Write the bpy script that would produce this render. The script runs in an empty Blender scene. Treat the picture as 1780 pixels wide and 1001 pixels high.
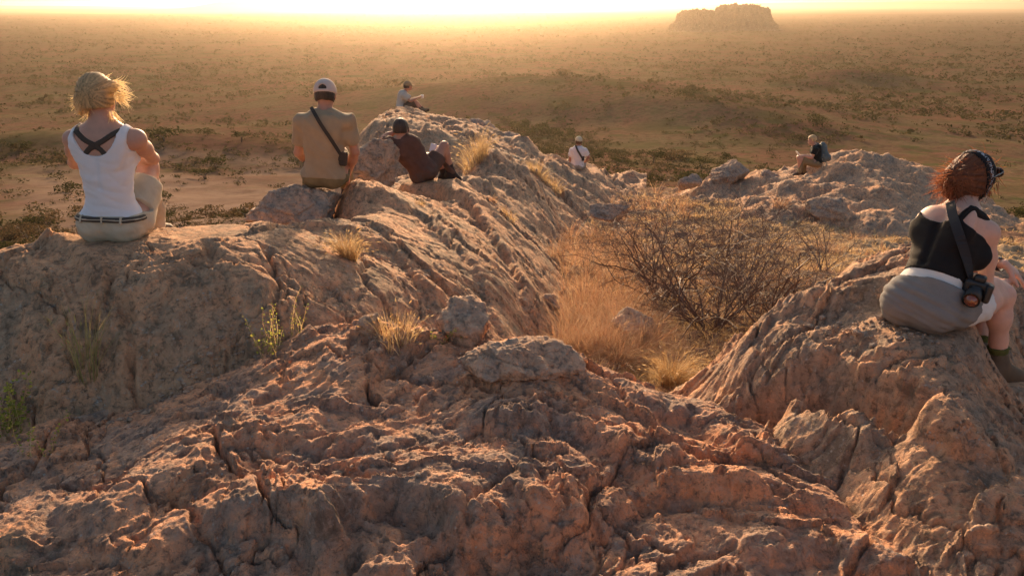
import bpy, math, random
import numpy as np
from mathutils import Vector, Matrix

# ------------------------------------------------------------------ camera, light, exposure
S = bpy.context.scene
C = S.collection
PITCH = math.radians(19.55)
FPX = 1384.0
EYE_X = 0.0
cam_data = bpy.data.cameras.new("camera")
cam = bpy.data.objects.new("camera", cam_data)
C.objects.link(cam)
cam.location = (0, 0, 0)
cam.rotation_euler = (math.radians(90) - PITCH, 0, 0)
cam_data.lens = 28.0
cam_data.sensor_width = 36.0
cam_data.clip_start = 0.05
cam_data.clip_end = 90000.0
S.camera = cam

SUN_EL = math.radians(15.0)
SUN_AZ = math.radians(-5.0)          # measured from +Y towards +X
SUN_E = 5.0
SKY_S = 0.11
EXPOSURE = 0.9
world = bpy.data.worlds.new("World")
S.world = world
world.use_nodes = True
wn = world.node_tree
wn.nodes.clear()
sky = wn.nodes.new("ShaderNodeTexSky")
sky.sky_type = 'NISHITA'
sky.sun_disc = False
sky.sun_elevation = SUN_EL
sky.sun_rotation = SUN_AZ
sky.air_density = 1.0
sky.dust_density = 4.0
sky.ozone_density = 1.0
bg = wn.nodes.new("ShaderNodeBackground")
bg.inputs["Strength"].default_value = SKY_S
wo = wn.nodes.new("ShaderNodeOutputWorld")
wn.links.new(sky.outputs[0], bg.inputs[0])
wn.links.new(bg.outputs[0], wo.inputs[0])

sun_data = bpy.data.lights.new("sun", 'SUN')
sun_data.energy = SUN_E
sun_data.angle = math.radians(0.6)
sun_data.color = (1.0, 0.66, 0.39)
sun = bpy.data.objects.new("sun", sun_data)
C.objects.link(sun)
sdir = Vector((math.sin(SUN_AZ) * math.cos(SUN_EL), math.cos(SUN_AZ) * math.cos(SUN_EL), math.sin(SUN_EL)))
sun.rotation_euler = (-sdir).to_track_quat('-Z', 'Y').to_euler()
sun.location = sdir * 50

S.view_settings.view_transform = 'Standard'
S.view_settings.look = 'None'
S.view_settings.exposure = EXPOSURE
S.view_settings.gamma = 1.0
S.view_settings.use_curve_mapping = False
S.cycles.max_bounces = 5
S.cycles.diffuse_bounces = 3
S.cycles.glossy_bounces = 2
S.cycles.transmission_bounces = 3
S.cycles.transparent_max_bounces = 8
S.cycles.volume_bounces = 1
S.cycles.caustics_reflective = False
S.cycles.caustics_refractive = False
S.cycles.use_denoising = True

# ------------------------------------------------------------------ pixel -> place helpers
CP, SP = math.cos(PITCH), math.sin(PITCH)
def ray(px, py):
    a = (px - 890.0) / FPX
    b = -(py - 500.5) / FPX
    return np.array([a, CP + b * SP, -SP + b * CP])
def at_d(px, py, d):          # point at forward distance d
    v = ray(px, py); return v * (d / v[1])
def at_z(px, py, z):          # point at height z (below the eye)
    v = ray(px, py); return v * (z / v[2])

# ------------------------------------------------------------------ numpy noise
_rng = np.random.default_rng(7)
_perm = _rng.permutation(256).astype(np.int32)
_perm = np.concatenate([_perm, _perm, _perm])
_g = _rng.uniform(0, 2 * np.pi, 256)
_gx, _gy = np.cos(_g).astype(np.float32), np.sin(_g).astype(np.float32)
_rv = _rng.uniform(0, 1, (4, 256)).astype(np.float32)

def _hash(i, j):
    return _perm[_perm[i & 255] + (j & 255)]

def perlin(x, y, seed=0):
    x = np.asarray(x, np.float32) + 17.3 * seed; y = np.asarray(y, np.float32) - 9.7 * seed
    xi = np.floor(x).astype(np.int32); yi = np.floor(y).astype(np.int32)
    xf = x - xi; yf = y - yi
    u = xf * xf * xf * (xf * (xf * 6 - 15) + 10); v = yf * yf * yf * (yf * (yf * 6 - 15) + 10)
    def gr(i, j, dx, dy):
        h = _hash(i, j); return _gx[h] * dx + _gy[h] * dy
    a = gr(xi, yi, xf, yf); b = gr(xi + 1, yi, xf - 1, yf)
    c = gr(xi, yi + 1, xf, yf - 1); d = gr(xi + 1, yi + 1, xf - 1, yf - 1)
    ab = a + u * (b - a); cd = c + u * (d - c)
    return 1.5 * (ab + v * (cd - ab))

def fbm(x, y, octv=4, seed=0, gain=0.5, ridged=False):
    s = 0; a = 1.0; f = 1.0
    for o in range(octv):
        n = perlin(x * f, y * f, seed + o * 3)
        s = s + a * ((1 - 2 * np.abs(n)) if ridged else n)
        a *= gain; f *= 2.03
    return s

def worley(x, y, seed=0):
    """F1, F2, offset to the nearest cell point, three random values of that cell"""
    x = np.asarray(x, np.float32) + 31.7 * seed; y = np.asarray(y, np.float32) + 11.9 * seed
    xi = np.floor(x).astype(np.int32); yi = np.floor(y).astype(np.int32)
    f1 = np.full(x.shape, 9.0, np.float32); f2 = f1.copy()
    hid = np.zeros(x.shape, np.int32); ox = np.zeros_like(f1); oy = np.zeros_like(f1)
    for di in (-1, 0, 1):
        for dj in (-1, 0, 1):
            h = _hash(xi + di, yi + dj)
            dx = x - (xi + di + 0.08 + 0.84 * _rv[0][h]); dy = y - (yi + dj + 0.08 + 0.84 * _rv[1][h])
            d = np.sqrt(dx * dx + dy * dy)
            m = d < f1
            f2 = np.where(m, f1, np.minimum(f2, d))
            ox = np.where(m, dx, ox); oy = np.where(m, dy, oy); hid = np.where(m, h, hid)
            f1 = np.where(m, d, f1)
    return f1, f2, ox, oy, _rv[2][hid], _rv[3][hid], _rv[2][(hid + 77) & 255]

def sst(a, b, x):
    t = np.clip((x - a) / (b - a), 0, 1); return t * t * (3 - 2 * t)

# ------------------------------------------------------------------ object helpers
def link(o, parent=None):
    C.objects.link(o)
    if parent is not None: o.parent = parent
    return o
def tag(o, label=None, cat=None, group=None, kind=None):
    if label: o["label"] = label
    if cat: o["category"] = cat
    if group: o["group"] = group
    if kind: o["kind"] = kind
    return o
def empty(name, loc=(0, 0, 0), rz=0.0):
    o = bpy.data.objects.new(name, None); link(o)
    o.location = [float(v) for v in loc]; o.rotation_euler = (0, 0, rz); o.empty_display_size = 0.1
    return o
def mesh_np(name, V, F, mat, parent=None, smooth=True, attr=None):
    """V (n,3); F a (m,k) array of equal polygons or a list of such arrays"""
    V = np.asarray(V, np.float32)
    Fs = F if isinstance(F, list) else [F]
    Fs = [np.asarray(f, np.int32) for f in Fs if len(f)]
    me = bpy.data.meshes.new(name)
    me.vertices.add(len(V)); me.vertices.foreach_set("co", V.ravel())
    nl = sum(f.size for f in Fs); nf = sum(len(f) for f in Fs)
    me.loops.add(nl); me.loops.foreach_set("vertex_index", np.concatenate([f.ravel() for f in Fs]))
    me.polygons.add(nf)
    tot = np.concatenate([np.full(len(f), f.shape[1], np.int32) for f in Fs])
    st = np.concatenate([[0], np.cumsum(tot)[:-1]]).astype(np.int32)
    me.polygons.foreach_set("loop_start", st)
    me.update(calc_edges=True)
    me.polygons.foreach_set("use_smooth", np.full(nf, smooth, bool))
    if attr:
        for k, a in attr.items():
            at = me.attributes.new(k, 'FLOAT', 'POINT'); at.data.foreach_set("value", np.asarray(a, np.float32))
    if mat is not None:
        for m in (mat if isinstance(mat, (list, tuple)) else [mat]): me.materials.append(m)
    me.update()
    o = bpy.data.objects.new(name, me)
    return link(o, parent)

def new_mat(name):
    m = bpy.data.materials.new(name); m.use_nodes = True
    nt = m.node_tree
    b = nt.nodes["Principled BSDF"]
    return m, nt, b
def ramp(nt, fac, stops, interp='LINEAR'):
    r = nt.nodes.new("ShaderNodeValToRGB"); r.color_ramp.interpolation = interp
    e = r.color_ramp.elements
    while len(e) < len(stops): e.new(0.5)
    for k, (p, c) in enumerate(stops):
        e[k].position = p; e[k].color = (c[0], c[1], c[2], 1) if not isinstance(c, (int, float)) else (c, c, c, 1)
    nt.links.new(fac, r.inputs[0]); return r.outputs[0]
def noise_n(nt, scale, detail=6, rough=0.6, vec=None, dist=0.0, out=0):
    n = nt.nodes.new("ShaderNodeTexNoise")
    n.inputs["Scale"].default_value = scale; n.inputs["Detail"].default_value = detail
    n.inputs["Roughness"].default_value = rough; n.inputs["Distortion"].default_value = dist
    if vec is not None: nt.links.new(vec, n.inputs["Vector"])
    return n.outputs[out]
def mixc(nt, fac, a, b, mode='MIX'):
    m = nt.nodes.new("ShaderNodeMix"); m.data_type = 'RGBA'; m.blend_type = mode
    for v, i in ((fac, 0), (a, 6), (b, 7)):
        if isinstance(v, (int, float)): m.inputs[i].default_value = v
        elif isinstance(v, tuple): m.inputs[i].default_value = (*v, 1)
        else: nt.links.new(v, m.inputs[i])
    return m.outputs[2]
def mathn(nt, op, a, b=0.0, c=None):
    m = nt.nodes.new("ShaderNodeMath"); m.operation = op
    for k, v in enumerate((a, b) if c is None else (a, b, c)):
        if isinstance(v, (int, float)): m.inputs[k].default_value = v
        else: nt.links.new(v, m.inputs[k])
    return m.outputs[0]
def posn(nt):
    g = nt.nodes.new("ShaderNodeNewGeometry"); return g.outputs["Position"]
def bump(nt, b, h, strength, dist):
    n = nt.nodes.new("ShaderNodeBump"); n.inputs["Strength"].default_value = strength
    n.inputs["Distance"].default_value = dist
    nt.links.new(h, n.inputs["Height"]); nt.links.new(n.outputs[0], b.inputs["Normal"])

# ------------------------------------------------------------------ materials of the land
def rock_material(name, warm, grey, dark, lich=0.35, coords='world'):
    m, nt, b = new_mat(name)
    if coords == 'world': P = posn(nt)
    else:
        tc = nt.nodes.new("ShaderNodeTexCoord"); P = tc.outputs["Object"]
    big = noise_n(nt, 1.1, 5, 0.62, P, 0.8)
    mid = noise_n(nt, 4.7, 9, 0.7, P, 0.5)
    fine = noise_n(nt, 30, 9, 0.72, P, 0.3)
    vfine = noise_n(nt, 170, 5, 0.75, P)
    c = mixc(nt, ramp(nt, big, [(0.40, 0.0), (0.58, 1.0)]), grey, warm)
    c = mixc(nt, ramp(nt, mid, [(0.46, 0.0), (0.60, 0.8)]), c, tuple(min(1, v * 1.35) for v in warm))
    c = mixc(nt, ramp(nt, noise_n(nt, 2.4, 8, 0.7, P, 1.0), [(0.52, 0.0), (0.60, 0.75)]), c, grey)
    c = mixc(nt, ramp(nt, mid, [(0.32, 0.8), (0.43, 0.0)]), c, dark)
    c = mixc(nt, ramp(nt, fine, [(0.36, 0.9), (0.48, 0.0)]), c, tuple(v * 0.42 for v in grey))
    med = noise_n(nt, 13, 8, 0.75, P, 0.6)
    c = mixc(nt, ramp(nt, med, [(0.38, 0.85), (0.48, 0.0)]), c, tuple(v * 0.6 for v in grey))
    c = mixc(nt, ramp(nt, med, [(0.55, 0.0), (0.64, 0.6)]), c, tuple(min(1, v * 1.3) for v in warm))
    c = mixc(nt, ramp(nt, fine, [(0.54, 0.0), (0.66, 0.55)]), c, tuple(min(1, v * 1.5) for v in grey))
    l1 = noise_n(nt, 11, 7, 0.75, P, 1.2)
    c = mixc(nt, ramp(nt, l1, [(0.60, 0.0), (0.64, lich)]), c, (0.42, 0.40, 0.35))
    l2 = noise_n(nt, 3.1, 8, 0.75, P, 0.8)
    c = mixc(nt, ramp(nt, l2, [(0.60, 0.0), (0.66, lich)]), c, (0.22, 0.21, 0.13))
    v = nt.nodes.new("ShaderNodeTexVoronoi"); v.inputs["Scale"].default_value = 34; v.inputs["Randomness"].default_value = 1; nt.links.new(P, v.inputs["Vector"])
    c = mixc(nt, mathn(nt, 'MULTIPLY', ramp(nt, v.outputs[0], [(0.10, 1.0), (0.2, 0.0)]), ramp(nt, l1, [(0.5, 0.0), (0.56, 0.8)])), c, (0.48, 0.44, 0.38))
    c = mixc(nt, ramp(nt, vfine, [(0.60, 0.0), (0.70, 0.6)]), c, (0.5, 0.42, 0.34))
    c = mixc(nt, ramp(nt, vfine, [(0.32, 0.7), (0.42, 0.0)]), c, tuple(v_ * 0.5 for v_ in dark))
    nt.links.new(c, b.inputs["Base Color"])
    b.inputs["Roughness"].default_value = 0.9
    b.inputs["Specular IOR Level"].default_value = 0.1
    crk = nt.nodes.new("ShaderNodeTexVoronoi"); crk.feature = 'DISTANCE_TO_EDGE'; crk.inputs["Scale"].default_value = 7.5
    wv = nt.nodes.new("ShaderNodeVectorMath"); wv.operation = 'ADD'; nt.links.new(P, wv.inputs[0])
    sc = nt.nodes.new("ShaderNodeVectorMath"); sc.operation = 'SCALE'; sc.inputs[3].default_value = 0.16; nt.links.new(noise_n(nt, 6, 5, 0.65, P, 0, 1), sc.inputs[0]); nt.links.new(sc.outputs[0], wv.inputs[1]); nt.links.new(wv.outputs[0], crk.inputs["Vector"])
    ck = ramp(nt, crk.outputs[0], [(0.0, 0.0), (0.035, 1.0)])
    h = mathn(nt, 'ADD', mathn(nt, 'MULTIPLY', fine, 1.5), mathn(nt, 'MULTIPLY', vfine, 0.40))
    h = mathn(nt, 'ADD', h, mathn(nt, 'MULTIPLY', ck, 0.35)); h = mathn(nt, 'ADD', h, mathn(nt, 'MULTIPLY', mid, 1.2))
    bump(nt, b, h, 0.85, 0.013)
    return m
WARM = (0.62, 0.295, 0.155); GREY = (0.35, 0.25, 0.19); DARK = (0.13, 0.085, 0.06)
M_ROCK = rock_material("rock_warm", WARM, GREY, DARK)
M_ROCK_L = rock_material("rock_lichen", (0.56, 0.30, 0.165), (0.37, 0.255, 0.165), (0.12, 0.085, 0.06), 0.5)
M_ROCK_G = rock_material("rock_grey", (0.56, 0.30, 0.165), (0.36, 0.255, 0.18), (0.14, 0.10, 0.075), 0.4)
M_BOULDER = rock_material("boulder_stone", (0.50, 0.31, 0.20), (0.36, 0.285, 0.225), (0.13, 0.09, 0.065), 0.4)

def ground_material(name, soil, soil2, straw, sc=1.0, near=True):
    m, nt, b = new_mat(name)
    P = posn(nt)
    n1 = noise_n(nt, 0.004 * sc, 8, 0.62, P, 0.5)
    n2 = noise_n(nt, 0.035 * sc, 8, 0.65, P, 0.3)
    n3 = noise_n(nt, 0.6 * sc, 6, 0.65, P)
    n4 = noise_n(nt, 9.0 * sc, 5, 0.7, P); n5 = noise_n(nt, 0.25 * sc, 7, 0.7, P)
    c = mixc(nt, ramp(nt, n1, [(0.4, 0.0), (0.6, 1.0)]), soil, soil2)
    c = mixc(nt, ramp(nt, n2, [(0.42, 0.0), (0.58, 0.9)]), c, straw)
    c = mixc(nt, ramp(nt, n3, [(0.38, 0.6), (0.52, 0.0)]), c, tuple(v * 0.5 for v in soil))
    c = mixc(nt, ramp(nt, n4, [(0.55, 0.0), (0.7, 0.5)]), c, tuple(min(1, v * 1.5) for v in soil2))
    if near is not True:
        for sc_, lo, hi, w_ in ((0.9, 0.16, 0.34, 0.8), (0.35, 0.18, 0.36, 0.85), (0.12, 0.20, 0.38, 0.8), (0.04, 0.2, 0.4, 0.75)):
            v = nt.nodes.new("ShaderNodeTexVoronoi"); v.inputs["Scale"].default_value = sc_; nt.links.new(P, v.inputs["Vector"])
            msk = ramp(nt, noise_n(nt, sc_ * 0.13, 6, 0.65, P), [(0.42, 0.15), (0.56, w_)])
            c = mixc(nt, mathn(nt, 'MULTIPLY', ramp(nt, v.outputs[0], [(lo, 1.0), (hi, 0.0)]), msk), c, (0.070, 0.070, 0.030))
    if near is not True:
        at = nt.nodes.new("ShaderNodeAttribute"); at.attribute_name = "sand"
        sand = mixc(nt, ramp(nt, n5, [(0.35, 0.0), (0.6, 1.0)]), (0.15, 0.10, 0.073), (0.21, 0.148, 0.11))
        sand = mixc(nt, ramp(nt, noise_n(nt, 1.6, 6, 0.7, P), [(0.32, 0.7), (0.45, 0.0)]), sand, (0.10, 0.07, 0.045))
        c = mixc(nt, mathn(nt, 'MULTIPLY', at.outputs["Fac"], ramp(nt, n5, [(0.25, 0.5), (0.42, 1.0)])), c, sand)
    nt.links.new(c, b.inputs["Base Color"])
    b.inputs["Roughness"].default_value = 1.0
    b.inputs["Specular IOR Level"].default_value = 0.0
    h = mathn(nt, 'ADD', mathn(nt, 'MULTIPLY', n3, 0.3), mathn(nt, 'MULTIPLY', n4, 0.05))
    bump(nt, b, h, 0.5, 0.5)
    return m
M_LAND = ground_material("savanna_soil", (0.125, 0.067, 0.045), (0.175, 0.092, 0.062), (0.125, 0.095, 0.055), near=False)
M_GULLY = ground_material("gully_soil", (0.24, 0.14, 0.09), (0.33, 0.21, 0.14), (0.42, 0.30, 0.18), 6.0)

# ------------------------------------------------------------------ near land: one polar grid shared by the rock masses
NR = 760
az_in = np.linspace(-43, 43, 900)
az = np.radians(np.concatenate([np.linspace(-85, -43.4, 70), az_in, np.linspace(43.4, 85, 70)]))
rr = np.exp(np.concatenate([np.linspace(math.log(0.85), math.log(1.78), 36)[:-1], np.linspace(math.log(1.78), math.log(6.0), 510)[:-1], np.linspace(math.log(6.0), math.log(27.0), 330)])); NR = len(rr)
NA = len(az)
A, R = np.meshgrid(az, rr)           # rows: distance
GX = (R * np.sin(A)).astype(np.float32); GY = (R * np.cos(A)).astype(np.float32)

def tps(points, smooth=1e-3):
    """thin-plate surface of height over (azimuth, log distance)"""
    P = np.array(points, float)
    u = np.arctan2(P[:, 0], P[:, 1]) * 1.6; v = np.log(np.hypot(P[:, 0], P[:, 1]))
    n = len(P)
    d2 = (u[:, None] - u[None]) ** 2 + (v[:, None] - v[None]) ** 2
    K = 0.5 * d2 * np.log(d2 + 1e-12) + smooth * np.eye(n)
    L = np.zeros((n + 3, n + 3)); L[:n, :n] = K
    L[:n, n] = 1; L[:n, n + 1] = u; L[:n, n + 2] = v; L[n:, :n] = L[:n, n:].T
    w = np.linalg.solve(L, np.concatenate([P[:, 2], [0, 0, 0]]))
    def f(x, y):
        x = np.asarray(x, float); y = np.asarray(y, float)
        U = np.arctan2(x, y) * 1.6; Vv = np.log(np.hypot(x, y))
        s = w[n] + w[n + 1] * U + w[n + 2] * Vv
        for k in range(n):
            q = (U - u[k]) ** 2 + (Vv - v[k]) ** 2
            s = s + w[k] * 0.5 * q * np.log(q + 1e-12)
        return s
    return f

def zpts(lst):
    return [at_z(*p) for p in lst]
def behind(lst, dd, dz):      # points dd further from the eye and dz lower: the hidden back of a crest
    out = []
    for p in zpts(lst):
        r = math.hypot(p[0], p[1]); k = (r + dd) / r
        out.append(np.array([p[0] * k, p[1] * k, p[2] + dz]))
    return out

F_edge = [(150, 732, -1.71), (300, 692, -1.66), (430, 648, -1.61), (500, 612, -1.56), (560, 575, -1.51), (640, 575, -1.49), (780, 592, -1.47),
          (900, 600, -1.45), (1000, 628, -1.50), (1080, 658, -1.56), (1200, 685, -1.63), (1260, 702, -1.68)]
F_pts = zpts([(0, 1001, -1.58), (300, 1001, -1.53), (600, 1001, -1.53), (900, 1001, -1.54), (1200, 1001, -1.54), (1500, 1001, -1.545), (1780, 1001, -1.56),
              (0, 860, -1.66), (200, 860, -1.58), (400, 840, -1.515), (600, 850, -1.52), (760, 830, -1.525), (900, 850, -1.525), (1060, 820, -1.53), (1200, 800, -1.53),
              (0, 778, -1.74), (200, 770, -1.64), (400, 740, -1.56), (560, 700, -1.51), (700, 680, -1.53), (800, 720, -1.53), (1000, 720, -1.51), (1200, 740, -1.60),
              (1350, 800, -1.62), (1500, 850, -1.66), (1420, 740, -1.86), (1520, 800, -1.84), (1340, 735, -1.76), (650, 620, -1.49), (850, 640, -1.48), (480, 780, -1.54),
              (1600, 900, -1.62), (1780, 940, -1.64)] + F_edge) \
    + behind(F_edge[4:], 0.5, -0.45) + behind(F_edge[:4], 0.5, -0.28) + behind(F_edge, 1.6, -1.3) \
    + [(-1.5, -0.0 + 0.5, -1.62), (0, 0.9, -1.62), (1.5, 0.5, -1.6), (-3.5, 1.6, -1.9), (3.2, 1.5, -1.7)]

B_crest = [(-150, 490, -1.42), (0, 447, -1.32), (80, 425, -1.27), (150, 416, -1.235), (200, 412, -1.215), (300, 403, -1.20), (420, 401, -1.215), (480, 396, -1.24)]
M_crest = [(600, 322, -1.47), (680, 330, -1.68), (760, 322, -2.0)]
BM_pts = zpts(B_crest + M_crest +
    [(-150, 620, -1.6), (0, 600, -1.56), (0, 520, -1.40), (-150, 780, -1.9), (0, 765, -1.83), (130, 715, -1.78), (420, 650, -1.66), (130, 600, -1.53), (130, 500, -1.345),
     (300, 560, -1.44), (300, 480, -1.295), (300, 670, -1.70), (420, 550, -1.44), (420, 480, -1.30), (220, 690, -1.74), (300, 640, -1.61), (520, 600, -1.58),
     (560, 378, -1.33), (640, 560, -1.60), (560, 510, -1.46), (700, 500, -1.58), (750, 565, -1.74), (850, 588, -1.96), (930, 605, -2.40),
     (900, 500, -2.08), (942, 520, -2.50), (800, 400, -1.86), (850, 420, -2.04), (905, 400, -2.42), (925, 430, -2.85), (620, 420, -1.48), (700, 400, -1.63), (640, 370, -1.5),
     (750, 350, -1.88), (830, 345, -2.22), (880, 350, -2.55), (960, 360, -3.35), (1120, 345, -4.9), (1080, 400, -4.3), (1000, 450, -3.6), (1100, 310, -5.4), (1040, 335, -3.80), (930, 330, -3.0),
     (1000, 300, -3.9), (870, 290, -2.95), (870, 236, -2.80), (780, 232, -2.70), (700, 200, -2.60), (660, 206, -2.62), (640, 232, -2.70), (760, 208, -2.68),
     (820, 216, -2.75), (900, 250, -3.15), (980, 280, -3.75), (1045, 300, -4.1), (740, 258, -2.6), (800, 290, -2.6), (690, 322, -2.15), (740, 320, -2.0), (805, 326, -2.12), (720, 306, -2.35), (655, 325, -2.2), (668, 346, -1.56), (662, 332, -1.76), (720, 336, -1.89), (772, 314, -2.25), (730, 316, -2.1), (860, 320, -2.6),
     (640, 258, -2.6), (605, 345, -1.95)]) \
    + behind([(560, 378, -1.33)], 0.6, -0.3) \
    + behind(B_crest, 0.9, -0.55) + behind(B_crest, 2.4, -1.9) + behind([(0, 447, -1.32), (300, 403, -1.2)], 6, -4.2) \
    + [tuple(at_z(480, 396, -1.24) + np.array([0.0, 1.6, -0.7])), tuple(at_z(480, 396, -1.24) + np.array([0.2, 4.2, -2.0])),
       tuple(at_z(480, 396, -1.24) + np.array([0.2, 9.0, -3.6])), (-3.9, 15.0, -4.8), (-4.6, 21.0, -6.0)] \
    + behind([(660, 206, -2.62), (760, 208, -2.68), (870, 236, -2.80), (980, 280, -3.75)], 3.5, -1.8)

R_crest = [(1310, 585, -1.50), (1400, 530, -1.38), (1480, 460, -1.29), (1560, 432, -1.21), (1640, 425, -1.22), (1720, 445, -1.42), (1780, 470, -1.62), (1900, 520, -1.8)]
def pt3(px, d, z): return np.array([(px - 890) / FPX * (d * CP - z * SP), d, z])
R_pts = zpts(R_crest + [(1255, 692, -1.74), (1262, 640, -1.66), (1540, 480, -1.24), (1735, 652, -1.64), (1780, 600, -1.72), (1300, 760, -1.74), (1000, 760, -2.1), (1000, 900, -2.2), (1200, 1001, -1.95),
     (1400, 940, -1.75), (1960, 1001, -1.55), (1700, 500, -1.25)]) \
    + [pt3(*q) for q in ((1330, 3.4, -1.475), (1350, 3.1, -1.49), (1370, 2.8, -1.53), (1390, 2.55, -1.60), (1450, 3.5, -1.345), (1450, 3.15, -1.365), (1460, 2.8, -1.40), (1480, 2.5, -1.45), (1500, 2.25, -1.54),
       (1520, 3.55, -1.27), (1520, 3.2, -1.275), (1530, 2.85, -1.31), (1540, 2.5, -1.36), (1560, 2.2, -1.44), (1600, 3.1, -1.25), (1605, 2.8, -1.28), (1610, 2.5, -1.32), (1620, 2.2, -1.38), (1640, 1.95, -1.47),
       (1690, 2.85, -1.34), (1700, 2.55, -1.36), (1710, 2.3, -1.39), (1720, 2.0, -1.45), (1780, 2.9, -1.56), (1790, 2.5, -1.47), (1800, 2.1, -1.46), (1800, 1.8, -1.50), (1700, 1.75, -1.52))] \
    + behind(R_crest, 0.7, -0.5) + behind(R_crest[2:], 1.8, -1.5) + behind(R_crest, 4.0, -3.0) + [(3, 0.6, -1.5)]

O_crest = [(1210, 325, -4.3), (1330, 300, -3.95), (1390, 288, -3.72), (1440, 268, -3.60), (1530, 278, -3.80), (1620, 300, -4.15), (1700, 345, -4.6), (1780, 395, -4.9), (1900, 440, -5.2)]
O_pts = zpts(O_crest + [(1200, 345, -4.45), (1300, 340, -4.25), (1300, 365, -4.15), (1350, 380, -4.05), (1500, 402, -3.98), (1560, 422, -4.02), (1450, 340, -3.85), (1600, 370, -4.05),
     (1400, 320, -3.86), (1100, 380, -4.8), (1200, 400, -4.6), (1380, 420, -4.3), (1500, 450, -4.2), (1650, 430, -4.3), (1780, 470, -4.7), (1520, 330, -3.80), (1700, 390, -4.4)]) \
    + behind(O_crest, 3.0, -1.2) + behind(O_crest, 7.0, -3.5) + [(3, 12, -5.2), (1.5, 20, -6)]

fF, fBM, fR, fO = tps(F_pts), tps(BM_pts), tps(R_pts), tps(O_pts)

# ------------------------------------------------------------------ the hill and the plain
_pr = np.array([0.3, 2.0, 3.5, 4.2, 7.5, 10, 14, 18, 22, 27, 40, 60, 100, 160, 220, 300, 420, 700, 1e6])
_pz = np.array([-2.0, -2.0, -2.05, -2.2, -2.75, -3.15, -3.85, -4.75, -5.9, -7.2, -10.0, -13.8, -20.3, -27.5, -33, -37.5, -41, -42, -42])
def bumpg(x, y, px, d, h, wx, wy, rot=0.0):
    c = at_d(px, 300, d); cx = c[0]; cy = c[1]
    dx = x - cx; dy = y - cy; cr, sr = math.cos(rot), math.sin(rot)
    u = (dx * cr + dy * sr) / wx; v = (-dx * sr + dy * cr) / wy
    return h * np.exp(-(u * u + v * v))
def land(x, y):
    r = np.hypot(x, y)
    z = np.interp(np.log(r + 1e-6), np.log(_pr), _pz)
    far = sst(15, 40, r)
    a = np.arctan2(x, y)
    z = z + sst(-0.02, 0.08, a) * np.interp(r, [14, 18, 22, 27, 40, 60, 100, 160], [0, 0.55, 1.1, 1.0, 1.2, 1.2, 0.8, 0])
    # left flank falls more slowly, a dark spur behind it
    z = z + far * 3.0 * np.exp(-((a + 0.62) / 0.25) ** 2) * np.exp(-((r - 110) / 45.0) ** 2)
    z = z + bumpg(x, y, 60, 125, 6.0, 60, 16, 0.12)
    z = z + bumpg(x, y, 1000, 300, 11.5, 85, 45, -0.45) + bumpg(x, y, 1200, 235, 5.5, 40, 22, -0.6)
    z = z + bumpg(x, y, 1450, 470, 7.0, 36, 22, -0.2) + bumpg(x, y, 1380, 440, 3.0, 20, 14)
    z = z + bumpg(x, y, 640, 330, 3.0, 90, 60)
    z = z + far * (fbm(x / 60, y / 60, 4, 3) * 1.0 * sst(20, 120, r) + fbm(x / 9, y / 9, 4, 9) * 0.22)
    z = z + sst(1200, 4000, r) * fbm(x / 2600, y / 2600, 4, 21) * 9
    # low hills on the horizon
    z = z + bumpg(x, y, 470, 7200, 90, 420, 500) + bumpg(x, y, 640, 7600, 58, 900, 600)
    z = z + bumpg(x, y, 1700, 12500, 95, 2600, 900, 0.1) + bumpg(x, y, 1300, 12500, 60, 2400, 900)
    z = z + bumpg(x, y, -100, 12500, 40, 3600, 900)
    return z

def folia(x, y, ang, st):
    ca, sa = math.cos(ang), math.sin(ang)
    return (x * ca + y * sa) / st, (-x * sa + y * ca)

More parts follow.
